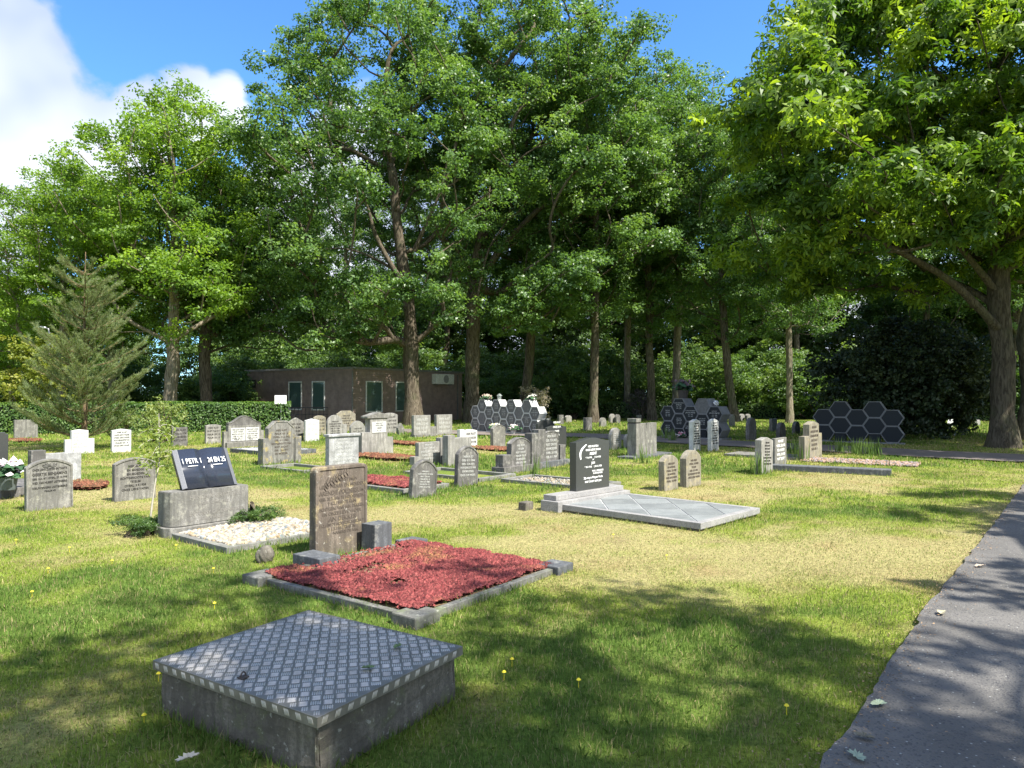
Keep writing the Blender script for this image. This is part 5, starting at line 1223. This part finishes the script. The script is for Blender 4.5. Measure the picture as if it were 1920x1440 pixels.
for i, (px, Y, src, s) in enumerate(bgs):
    if i in (1, 3, 5, 7, 9, 11, 13, 15, 17, 18, 20, 22): continue
    nb = ['left of the lamp', 'behind the lamp', 'above the hedge', 'behind the pale trunk', 'left of the brown building', 'over the left half of the building roof', 'over the building corner', 'over the right half of the building roof', 'left of the forking oak', 'right of the forking oak', 'left of the slim oak', 'behind the slim oak', 'right of the slim oak', 'behind the pale slender tree', 'over the dark engraved wall', 'between the two dark walls', 'left of the plain honeycomb wall', 'directly over the plain honeycomb wall', 'over the left of the big dark shrub', 'over the right of the big dark shrub', 'left of the chestnut trunk', 'behind the chestnut trunk', 'right of the chestnut trunk', 'beyond the right picture edge', 'beyond the left picture edge'][i]
    copy_to(src, at_depth(px, Y), i * 1.7, s, 'distant woodland tree standing ' + nb)

# shrubs of the undergrowth
def make_shrub(name, loc, label, seed, rx, ry, h, ncl, per, size, leafm, group='shrubs under the trees', clr=(.35, .6)):
    r = np.random.default_rng(seed); cl = envelope(ncl, r, rx, ry, .1, h, .5); rad = r.uniform(*clr, ncl)
    e = empty(name, loc, 0, label, 'shrub', group)
    parts = []
    for k in range(9):
        c = cl[r.integers(0, ncl)]; parts.append(tube_np([(r.normal(0, .1), r.normal(0, .1), -.05), c * .5 + r.normal(0, .1, 3), c], [.05, .03, .012], 5))
    V, Q = join_np(parts); link('stems', np_mesh('stems', V, Q, True), OAKB, e)
    link('foliage', crown_leaves('foliage', cl, rad, per, size, seed, 'oak', .8, .5), leafm, e); return e
s1 = make_shrub('shrub', at_depth(640, 56), 'green undergrowth shrub seen over the building roof', 41, 3.2, 2.4, 5.2, 120, 200, .16, SHL, clr=(.6, 1.0))
s2 = make_shrub('shrub', at_depth(1075, 50), 'bright green bush behind the far clipped hedge, right of the white honeycomb wall', 42, 2.6, 2.2, 3.6, 90, 220, .15, SHL, clr=(.5, .9))
sh = [(s1, 250, 44, .75, 'dark bush behind the hedge left of the pale trunk'), (s2, 350, 41, .7, 'low bush between the two left trunks'), (s2, 425, 43, .8, 'rounded bush right of the dark left trunk'), (s1, 455, 50, .9, 'bush at the left corner of the building'),
      (s1, 520, 60, 1.2, 'undergrowth behind the left half of the building'), (s1, 760, 60, 1.15, 'undergrowth behind the right half of the building'), (s1, 905, 56, 1.0, 'shrub between the building and the forking oak'), (s2, 945, 52, .9, 'shrub right of the forking oak'),
      (s1, 1010, 58, 1.2, 'shrub behind the crooked oak'), (s1, 1140, 58, 1.1, 'shrub right of the slim oak'), (s2, 1205, 55, 1.0, 'shrub behind the stubby branched tree'), (s1, 1300, 58, 1.1, 'dark shrub above the dark engraved honeycomb wall'),
      (s1, 1350, 52, .9, 'dark shrub right of the dark engraved honeycomb wall'), (s1, 1430, 56, 1.1, 'dark undergrowth between two slender trunks at right'), (s2, 1520, 50, 1.1, 'dark bush left of the big rhododendron'), (s1, 1600, 52, 1.0, 'undergrowth behind the plain honeycomb wall'),
      (s1, 1700, 50, 1.0, 'undergrowth behind the left of the rhododendron'), (s1, 1800, 54, 1.0, 'undergrowth behind the right of the rhododendron'), (s1, 1870, 47, .8, 'shrub left of the chestnut trunk'), (s1, 1960, 46, .9, 'shrub right of the chestnut trunk'),
      (s1, 30, 50, .95, 'dark undergrowth at the left edge behind the hedge'), (s1, 120, 48, .9, 'undergrowth behind the street lamp'), (s1, -60, 46, 1.0, 'undergrowth beyond the left picture edge'), (s1, 600, 66, 1.5, 'tall undergrowth over the middle of the building')]
for i, (src, px, Y, s, lb) in enumerate(sh): copy_to(src, at_depth(px, Y), i * 2.3, s, lb, sx=1.15)
make_shrub('shrub', at_depth(62, 31), 'golden yellow leaved shrub behind the young pine', 43, 1.5, 1.2, 4.4, 70, 160, .12, GOLD, clr=(.35, .6))
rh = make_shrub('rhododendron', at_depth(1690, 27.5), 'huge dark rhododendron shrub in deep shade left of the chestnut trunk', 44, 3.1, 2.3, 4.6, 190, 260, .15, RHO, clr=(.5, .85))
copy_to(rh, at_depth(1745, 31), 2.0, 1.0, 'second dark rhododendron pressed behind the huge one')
make_shrub('flowering_shrub', at_depth(1000, 44), 'pale blossoming bush directly behind the white honeycomb wall', 45, .9, .7, 2.3, 30, 140, .09, leaf_mat('pale_blossom', (.3, .25, .22), (.45, .4, .36), (.6, .55, .5), .3), clr=(.3, .5))
make_shrub('heather_shrub', at_depth(1200, 48), 'dull purple bush between two trunks left of the dark engraved wall', 46, .9, .7, 2.2, 26, 120, .09, leaf_mat('dull_purple', (.045, .035, .035), (.085, .07, .07), (.14, .12, .12), .15), clr=(.3, .5))
c = G(452, 985, 0)
make_shrub('juniper', (c.x + .12, c.y + .05, 0), 'low spreading dark green juniper at the right end of the book monument', 47, .42, .30, .17, 50, 330, .017, SHL, None, (.07, .13))
c = G(262, 1000, 0); make_shrub('juniper', (c.x, c.y, 0), 'low ragged juniper left of the book monument at the sapling foot', 48, .36, .28, .13, 34, 280, .017, SHL, None, (.06, .12))
c = G(1225, 772, 0)

def hedge(name, P0, P1, h, w, label, dens=420, size=.09, leafm=None):
    d = (P1 - P0); Ln = d.length; rz = math.atan2(d.y, d.x); e = empty(name, P0, rz, label, 'hedge')
    box('dark_core', .1, Ln - .1, -w / 2 + .1, w / 2 - .1, 0, h - .1, plain('hedge_core', (.012, .02, .008), .95, var=.4), e, bev=.05)  # solid near-black box fills the inside of the hedge
    r = np.random.default_rng(int(Ln * 10)); n = int(Ln * (h + w) * dens); u = r.random(n); P = np.zeros((n, 3)); N = np.zeros((n, 3))
    fr = u < h / (h + w) * .75; bk = (u >= h / (h + w) * .75) & (u < h / (h + w)); tp = ~(fr | bk)
    P[:, 0] = r.uniform(0, Ln, n); wob = .10 * (fbm(P[:, 0] + P0.x, r.uniform(0, 0, n), 1.4, 3) - .5)
    z = r.uniform(0, h, n); P[:, 2] = np.where(tp, h + wob + r.uniform(-.07, .05, n), z); P[:, 1] = np.where(tp, r.uniform(-w / 2, w / 2, n), np.where(fr, -w / 2, w / 2) + r.uniform(-.07, .07, n) + wob)
    N[:, 2] = np.where(tp, 1, .45); N[:, 1] = np.where(tp, 0, np.where(fr, -1, 1)); N += r.normal(size=(n, 3)) * .5; N /= np.linalg.norm(N, axis=1)[:, None]
    V, Q = leaf_quads(P, N, size, r, .7); link('foliage', np_mesh('foliage', V, Q, False, np.repeat(np.clip(r.normal(.5, .22, n), 0, 1), 4)), leafm or SHL, e); return e
hl = leaf_mat('hedge_leaves', (.035, .085, .02), (.075, .15, .03), (.16, .25, .05), .35)
hedge('clipped_hedge', at_depth(-120, 29.5), at_depth(545, 33.5), 1.28, .8, 'long clipped green hedge along the left side behind the headstones', 620, .095, hl)
hedge('clipped_hedge', at_depth(1035, 52), at_depth(1245, 52), 1.1, .8, 'dark clipped hedge in the distance right of the white honeycomb wall', 350, .12, DKL)
hedge('clipped_hedge', at_depth(1245, 54), at_depth(2050, 44), 1.0, .8, 'low dark hedge closing the shaded grass at right', 260, .13, DKL)

# horse chestnut (right) and its neighbour
def shade_clusters(spec, h0, h1, trunk, seed, k_=1.0, cr=(.35, .62)):
    r = random.Random(seed); out = []
    for (px, py, rr, n) in spec:
        g = G(px, py, 0)
        for k in range(max(1, round(n * k_))):
            hh = r.uniform(h0, h1); t = hh / TOSUN.z; p = g + TOSUN * t + Vector((r.gauss(0, rr * .45), r.gauss(0, rr * .45), 0))
            out.append((p.x - trunk.x, p.y - trunk.y, hh, r.uniform(*cr)))
    return out
specC = [(1290, 822, .6, 5), (1380, 828, .6, 5), (1470, 834, .6, 5), (1560, 840, .5, 5), (1600, 832, .6, 5), (1340, 812, .8, 5), (1450, 815, .8, 5), (1640, 825, .8, 6), (1720, 830, .8, 6), (1560, 815, .9, 6), (1260, 814, .7, 5), (1310, 806, .8, 6), (1370, 800, .9, 6), (1420, 806, .9, 5), (1500, 824, .8, 5), (1680, 814, .9, 6), (1800, 825, .9, 6), (1880, 830, .9, 6)]
tc = G(1881, 838, 0)
hc = make_tree('horse_chestnut_tree', tc, 'big horse chestnut with bright drooping leaves and a thick trunk at the right', 31, 17.5, .31, 7.8, 5.6, 5.4, 580, 64, .25, CHL, CHB, (0, 0), 'chestnut', (.8, 1.3), yo=.2, start=4.0, flat=.42, egg=.1, low=1.1, shell=.62, extra=shade_clusters(specC, 6.5, 10, tc, 3, 1, (.7, 1.1)) + front(tc, [(1440, 400, 21, 1.0), (1520, 440, 20.5, 1.0), (1600, 455, 20, 1.0), (1700, 430, 19, 1.0), (1470, 330, 20, 1.0), (1560, 360, 18.5, 1.1), (1660, 330, 18, 1.1), (1780, 380, 18, 1.0), (1430, 230, 20, 1.0), (1500, 170, 19, 1.1), (1600, 230, 17.5, 1.1), (1880, 300, 17.5, 1.0), (1850, 440, 18, .9), (1760, 520, 24, 1.0), (1400, 470, 23, 1.0), (1450, 520, 24, .9), (1540, 510, 24, .9), (1640, 530, 25, .9)], 9, 3, .6))
limbs(hc, tc, [([(1880, 625), (1850, 590), (1790, 525), (1710, 478), (1630, 445), (1545, 405)], .15), ([(1880, 560), (1835, 500), (1775, 420), (1720, 330), (1690, 240)], .12)], 22.4, .35, CHB)
make_tree('chestnut_tree', at_depth(1938, 25.5) + Vector((.3, .5, 0)), 'second thick trunked chestnut half cut off by the right picture edge', 32, 15, .38, 4.5, 5.5, 6.5, 200, 44, .29, CHL, BIB, (0, 0), 'chestnut', (.9, 1.4), xo=3, start=5)
trA = Vector((8.6, -4.2, 0))
specA = [(950, 1180, .35, 4), (1150, 1130, .3, 3), (1240, 1130, .35, 4), (1450, 1170, .3, 3), (1540, 1200, .3, 4), (1620, 1240, .25, 3), (1000, 1260, .35, 5), (1540, 1300, .3, 4),
         (930, 1340, .3, 4), (1180, 1320, .25, 3), (1480, 1400, .3, 5), (1600, 1400, .2, 3), (900, 1430, .25, 4), (1080, 1450, .25, 3), (1700, 1420, .25, 3), (1850, 1400, .25, 3), (1760, 1340, .2, 2), (1900, 1230, .25, 3), (1780, 1200, .2, 2),
         (60, 1220, .3, 3), (40, 1300, .35, 5), (130, 1360, .35, 5), (60, 1420, .3, 5), (200, 1420, .3, 4), (250, 1330, .2, 2), (400, 1120, .25, 3), (500, 1110, .25, 3), (330, 1190, .2, 2), (860, 1100, .2, 2), (960, 1120, .2, 2),
         (360, 1420, .3, 4), (500, 1430, .25, 4), (700, 1420, .3, 4), (820, 1330, .25, 3), (450, 1330, .2, 3), (600, 1330, .2, 2), (420, 1230, .2, 3), (560, 1200, .15, 1), (440, 1240, .15, 3), (520, 1290, .15, 3), (610, 1320, .15, 3), (600, 1250, .12, 2), (700, 1280, .15, 3), (780, 1240, .1, 2), (520, 1190, .12, 2)]
make_tree('shade_tree', trA, 'broad leaved tree outside the picture that shades the near lawn', 33, 15.5, .15, 2.6, 2.4, 11, 16, 62, .17, OAKL, OAKB, yo=-4, xo=3, extra=shade_clusters(specA, 8.5, 12.5, trA, 1, .55, (.45, .85)), start=6, group=None)
trC = Vector((19.5, 13.5, 0))
specD = [(px, py, .5, 6) for (px, py) in ((1630, 846), (1700, 851), (1770, 853), (1840, 855), (1900, 857), (1960, 860), (1680, 840), (1760, 842), (1840, 845), (1920, 848), (2010, 855), (2080, 865))]
make_tree('shade_tree', trC, 'broad leaved tree outside the picture at right that shades the crossing gravel path', 35, 15, .35, 3.0, 3.0, 8, 30, 130, .2, OAKL, OAKB, extra=shade_clusters(specD, 7, 10, trC, 5, 1.3, (.8, 1.2)), start=5, group=None, xo=2)
trB = Vector((16.5, 3.0, 0))
specB = [(1740, 925, .3, 3), (1850, 925, .4, 5), (1900, 950, .4, 6), (1820, 960, .3, 4), (1950, 985, .5, 6), (1900, 1000, .3, 3), (1700, 962, .25, 2), (2000, 940, .5, 8), (2100, 1000, .6, 8), (1850, 1110, .2, 2), (2050, 1100, .5, 6)]
make_tree('shade_tree', trB, 'broad leaved tree outside the picture at right whose shade crosses the path', 34, 14, .2, 3.0, 3.0, 8, 24, 80, .18, OAKL, OAKB, extra=shade_clusters(specB, 7, 9.5, trB, 2), start=5, group=None, xo=2.5)

# young pine
def pine(loc, label, H=5.9, R=1.75, seed=51):
    r = np.random.default_rng(seed); e = empty('pine_tree', loc, 0, label, 'tree', 'trees round the cemetery')
    parts = [tube_np([(0, 0, -.1), (.03, 0, H * .3), (-.03, .02, H * .65), (0, 0, H)], [.085, .065, .035, .012], 8, r)]; tips = []
    z = .35
    while z < H - .3:
        n = int(r.integers(7, 10)); f = 1 - (z / H) ** 1.15; L = R * (.35 + .75 * f) if z > .8 else R * .85
        for k in range(n):
            a = r.uniform(0, 6.28); ll = L * r.uniform(.65, 1.1); dx, dy = math.cos(a), math.sin(a)
            pts = [(dx * ll * t, dy * ll * t, z + ll * (.12 * t + .42 * t * t)) for t in np.linspace(0, 1, 6)]
            pts = np.array(pts) + r.normal(0, .02, (6, 3)); parts.append(tube_np(pts, np.linspace(.022, .006, 6), 4)); tips.append(pts)
            for q in range(int(ll * 5)):
                t = r.uniform(.25, .98); i = min(4, int(t * 5)); p = pts[i] + (pts[i + 1] - pts[i]) * (t * 5 - i); a2 = a + r.choice([-1, 1]) * r.uniform(.4, 1.1); l2 = ll * .38 * (1.1 - t * .5)
                p2 = np.array([p + np.array([math.cos(a2) * l2 * s, math.sin(a2) * l2 * s, l2 * (.2 * s + .6 * s * s)]) for s in np.linspace(0, 1, 4)]); parts.append(tube_np(p2, np.linspace(.009, .004, 4), 3)); tips.append(p2)
        z += r.uniform(.30, .42)
    V, Q = join_np(parts); link('trunk', np_mesh('trunk', V, Q, True), bark_mat('pine_bark', (.30, .21, .12), (.13, .09, .06)), e)
    PP = []; DD = []
    for p in tips:
        for i in range(len(p) - 1):
            seg = p[i + 1] - p[i]; m = int(np.linalg.norm(seg) * (330 if i >= 1 else 90)); t = r.random((m, 1)); PP.append(p[i] + seg * t); DD.append(np.repeat((seg / (np.linalg.norm(seg) + 1e-9))[None], m, 0))
    P = np.vstack(PP); D = np.vstack(DD); n = len(P); d = r.normal(size=(n, 3)); d -= D * (d * D).sum(1)[:, None]; d /= np.linalg.norm(d, axis=1)[:, None]; dr = d * .8 + D * .75; dr /= np.linalg.norm(dr, axis=1)[:, None]
    s = np.cross(dr, r.normal(size=(n, 3))); s /= np.linalg.norm(s, axis=1)[:, None]; l = r.uniform(.07, .12, (n, 1))
    V = np.stack([P - s * .0045, P + s * .0045, P + dr * l], 1).reshape(-1, 3)
    link('needles', np_mesh('needles', V, np.arange(n * 3).reshape(-1, 3), False, np.repeat(np.clip(r.normal(.5, .2, n), 0, 1), 3)), leaf_mat('pine_needles', (.08, .12, .045), (.16, .21, .085), (.27, .32, .14), .25), e); return e
pine(at_depth(158, 21.3), 'young pine with upswept grey green needles standing before the hedge')
# staked sapling by the book monument
def sapling(px, py, label):
    c = G(px, py, 0); r = np.random.default_rng(61); e = empty('sapling', c, 0, label, 'tree')
    H = zpix(775, c.y); xt = (300 - px) / F * c.y
    parts = [tube_np([(0, 0, -.05), (xt * .45, 0, .45), (xt * .9, 0, .78), (xt * .7, .03, H)], [.014, .011, .008, .003], 6)]; P = []
    for k in range(26):
        z = r.uniform(.68, H); a = r.uniform(0, 6.28); L = r.uniform(.12, .42) * (1.2 - .5 * z / H); x0 = xt * min(1, z / .78)
        q = np.array([(x0 + math.cos(a) * L * t, math.sin(a) * L * t, z + L * (.5 * t - .75 * t * t)) for t in np.linspace(0, 1, 5)]); parts.append(tube_np(q, np.linspace(.004, .0015, 5), 4))
        for s in range(22): t = r.integers(1, 5); P.append(q[t] + r.normal(0, .03, 3))
    V, Q = join_np(parts); link('trunk', np_mesh('trunk', V, Q, True), plain('pale_stem', (.5, .46, .38), .8), e)
    P = np.array(P); N = r.normal(size=P.shape) * .6 + np.array([0, 0, 1]); N /= np.linalg.norm(N, axis=1)[:, None]; V, Q = leaf_quads(P, N, .05, r)
    link('crown', np_mesh('crown', V, Q, False, np.repeat(np.clip(r.normal(.6, .2, len(P)), 0, 1), 4)), YELL if False else leaf_mat('sapling_leaves', (.1, .16, .04), (.18, .24, .06), (.28, .33, .1), .4), e)
sapling(280, 980, 'thin pale stemmed sapling with airy light leaves left of the book monument')
c = G(228, 838, 0); make_shrub('rose_bush', (c.x, c.y, 0), 'pale leaved rose bush before the hedge behind the white peaked headstone', 62, .6, .5, 1.35, 40, 60, .06, leaf_mat('rose_leaves', (.12, .17, .05), (.2, .26, .08), (.33, .36, .14), .35), None, (.18, .3))
c = G(300, 828, 0); make_shrub('rose_bush', (c.x, c.y, 0), 'loose yellow green bush growing against the hedge above the sapling', 63, .75, .5, 1.6, 46, 60, .07, leaf_mat('rose_leaves', (.12, .17, .05), (.2, .26, .08), (.33, .36, .14), .35), None, (.2, .34))

# ================================================================== GRASS
def grass():
    r = np.random.default_rng(77)
    def band(r0, r1, dens, wid, hgt, xspread):
        A = (r1 * xspread + 2.2) * 2 * (r1 - r0); n = int(A * dens)
        y = r.uniform(r0, r1, n); x = r.uniform(-1, 1, n) * (r1 * xspread + 2.2); keep = np.abs(x) < y * xspread + 2.2
        return x[keep], y[keep], wid, hgt
    out = []
    for b_ in ((1.2, 2.6, 2500, .0034, .040, 1.1), (2.6, 4.5, 7000, .0032, .033, .95), (4.5, 7, 4800, .0042, .034, .92), (7, 10.5, 2500, .0056, .037, .88), (10.5, 16, 1100, .0085, .043, .86), (16, 26, 330, .016, .062, .84), (26, 46, 70, .034, .085, .82)): out.append(band(*b_))
    Vs = []; Cs = []
    for (x, y, wid, hgt) in out:
        k = ~in_path(x, y) & ~in_cross(x, y)
        for (cx, cy, rz, hx, hy) in EXCL:
            dx = x - cx; dy = y - cy; u = dx * math.cos(rz) + dy * math.sin(rz); v = -dx * math.sin(rz) + dy * math.cos(rz)
            k &= ~((np.abs(u) < hx) & (np.abs(v) < hy))
        x = x[k]; y = y[k]; n = len(x)
        # longer tufts hug the stones
        edge = np.zeros(n)
        for (cx, cy, rz, hx, hy) in EXCL:
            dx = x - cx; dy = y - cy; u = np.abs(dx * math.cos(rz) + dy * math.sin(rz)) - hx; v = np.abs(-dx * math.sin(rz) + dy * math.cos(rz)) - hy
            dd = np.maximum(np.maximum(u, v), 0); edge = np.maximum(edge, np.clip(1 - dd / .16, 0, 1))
        col, w = lawn_col(x, y)
        tall = fbm(x, y, 1.3, 4); h = hgt * r.uniform(.5, 1.3, n) * (.5 + .85 * tall) * (1.25 - .65 * w) * (1 + edge * r.uniform(.3, 1.7, n))
        flat = r.random(n) < (.12 + .38 * w)
        lean = np.where(flat, r.uniform(.9, 1.4, n), np.abs(r.normal(.35, .3, n))); a = r.uniform(0, 6.28, n)
        dirx, diry = np.cos(a) * np.sin(lean), np.sin(a) * np.sin(lean); dz = np.cos(lean)
        b = r.uniform(0, 6.28, n); ww = wid * r.uniform(.6, 1.3, n); sx, sy = np.cos(b) * ww, np.sin(b) * ww
        z0 = (fbm(x, y, .35, 3) - .5) * .05 - .022
        P = np.stack([x, y, z0], 1); Sd = np.stack([sx, sy, 0 * sx], 1); Tp = P + np.stack([dirx, diry, dz + .06], 1) * h[:, None]
        Md = P + np.stack([dirx * .35, diry * .35, np.minimum(1, dz * .7 + .05)], 1) * h[:, None] * .75
        V = np.stack([P - Sd * .5, P + Sd * .5, Md + Sd * .45, Tp, Md - Sd * .45], 1)
        Vs.append(V.reshape(-1, 3))
        sw = (r.random(n) < .38 * np.clip(w * 2 - .6, 0, 1))[:, None]; col = np.where(sw, np.array([.20, .30, .05]), col); c = col * r.uniform(.65, 1.35, (n, 1)); st = (r.random((n, 1)) < .10 + .30 * w[:, None]) * 1.0
        c = c * (1 - st) + np.array([.48, .40, .20]) * r.uniform(.6, 1.15, (n, 1)) * st
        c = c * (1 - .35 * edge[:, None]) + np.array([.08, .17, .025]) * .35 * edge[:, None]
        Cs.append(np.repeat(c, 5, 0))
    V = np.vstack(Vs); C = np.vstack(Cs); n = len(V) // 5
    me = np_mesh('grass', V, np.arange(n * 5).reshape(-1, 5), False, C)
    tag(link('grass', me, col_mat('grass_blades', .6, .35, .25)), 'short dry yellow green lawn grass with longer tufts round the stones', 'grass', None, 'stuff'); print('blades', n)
grass()

def litter():
    r = np.random.default_rng(91); n = 2600; y = r.uniform(1.6, 17, n) ** 1.0; off = r.normal(.02, .09, n) * (1 + y * .03)
    far = r.random(n) < .18; off = np.where(far, r.uniform(-1.2, 2.6, n), off); x = edge_x(y) + off
    P = np.stack([x, y, .02 + 0 * x], 1); N = r.normal(size=(n, 3)) * .25 + np.array([0, 0, 1]); N /= np.linalg.norm(N, axis=1)[:, None]
    V, Q = leaf_quads(P, N, .017, r, .5, .1); V[:, 2] += .004
    c = np.array([.22, .15, .09]) * r.uniform(.5, 1.7, (n, 1)); me = np_mesh('leaf_litter', V, Q, False, np.repeat(c, 4, 0))
    tag(link('leaf_litter', me, col_mat('litter', .9)), 'brown crumbs of leaf litter strewn along the path edge', 'leaf litter', None, 'stuff')
    spots = [(1600, 851), (1612, 850), (1632, 853), (1646, 852), (1575, 848), (1455, 845), (1440, 848), (1262, 826), (1248, 822), (1490, 850), (1205, 868), (1424, 888), (1500, 862), (652, 850), (1000, 893)]
    Vs = []; Cs = []
    for (px, py) in spots:
        g = G(px, py, 0); m = 46; a = r.uniform(0, 6.28, m); d = np.abs(r.normal(0, .16, m)); h = r.uniform(.16, .5, m); w = .009
        b = np.stack([g.x + np.cos(a) * d, g.y + np.sin(a) * d, 0 * a], 1); l = r.normal(0, .12, (m, 3)) * h[:, None]; l[:, 2] = h
        s_ = np.stack([np.cos(a + 1), np.sin(a + 1), 0 * a], 1) * w
        Vs.append(np.stack([b - s_, b + s_, b + l * .6 + s_ * .8, b + l, b + l * .6 - s_ * .8], 1).reshape(-1, 3)); Cs.append(np.repeat(np.array([.14, .22, .05]) * r.uniform(.6, 1.6, (m, 1)), 5, 0))
    V = np.vstack(Vs); me = np_mesh('tall_weeds', V, np.arange(len(V)).reshape(-1, 5), False, np.vstack(Cs))
    tag(link('tall_weeds', me, col_mat('grass_blades')), 'tall unmown grass stems and weeds along the crossing path and some stones', 'weeds', None, 'stuff')
litter()
# small things in the grass and on the path
def leaf_on_ground(px, py, s, label, col, rz, group='fallen leaves', z=.02):
    c = G(px, py, z); bm = bmesh.new(); n = 12; pts = []
    for i in range(n * 2):
        a = 2 * math.pi * i / (n * 2); rr = s * (.55 + .3 * (i % 2) + .35 * math.cos(a) ** 2); pts.append((rr * math.cos(a), rr * .75 * math.sin(a)))
    cv = bm.verts.new((0, 0, .004)); vs = [bm.verts.new((x, y, .004 + .010 * random.random() + .3 * abs(y))) for x, y in pts]
    for i in range(len(vs)): bm.faces.new((cv, vs[i], vs[(i + 1) % len(vs)]))
    o = link('fallen_leaf', bm_mesh('fallen_leaf', bm), plain('leaf_%02d_%02d' % (int(col[0] * 100), int(col[1] * 100)), col, .6), None, loc=c, rot=(0, 0, rz)); tag(o, label, 'leaf', group)
leaf_on_ground(1648, 1322, .045, 'pale green fallen leaf at the grass and path edge', (.3, .36, .24), .4)
leaf_on_ground(1606, 1420, .045, 'pale green fallen leaf on the path nearest the bottom edge', (.27, .33, .24), 1.9)
leaf_on_ground(1620, 1383, .04, 'dull curled leaf on the path between two pale green ones', (.15, .14, .1), 2.6)
leaf_on_ground(1765, 1150, .05, 'small tan leaf lying where the path shadow meets the grass', (.33, .3, .2), 1.0)
leaf_on_ground(1838, 1062, .05, 'curled brown and white leaf on the sunny path edge', (.4, .33, .25), .3)
leaf_on_ground(352, 1424, .045, 'cream brown leaf in the grass by the left foot of the concrete box', (.55, .48, .36), .7, z=.035)
leaf_on_ground(690, 1254, .03, 'green leaf fragment lying on the metal lid centre right', (.1, .16, .06), .2, z=.256)
leaf_on_ground(745, 1214, .03, 'green leaf fragment lying on the metal lid near its right corner', (.12, .18, .06), 1.2, z=.256)
bm = bmesh.new(); bmesh.ops.create_cone(bm, cap_ends=True, segments=10, radius1=.012, radius2=.006, depth=.008, matrix=Matrix.Translation((0, 0, .045))); bbox(bm, -.001, .001, -.001, .001, 0, .044)
me = bm_mesh('dandelion', bm); me.materials.append(plain('dandelion_yellow', (.75, .62, .03), .6)); first = None
for i, (px, py) in enumerate([(297, 1278), (270, 1358), (402, 1142), (960, 1250), (945, 1275), (1475, 1340), (1085, 1290), (130, 1035), (60, 1120), (210, 1060), (330, 1030), (1250, 1050), (1150, 1010), (90, 1075), (400, 1075), (30, 1020)]):
    o = bpy.data.objects.new('dandelion', me); COL.objects.link(o); o.location = G(px, py, 0); tag(o, 'tiny yellow flower head dotted in the lawn', 'flower', 'yellow flowers in the lawn')
    o.scale = (1.1,) * 3
S.render.engine = 'CYCLES'
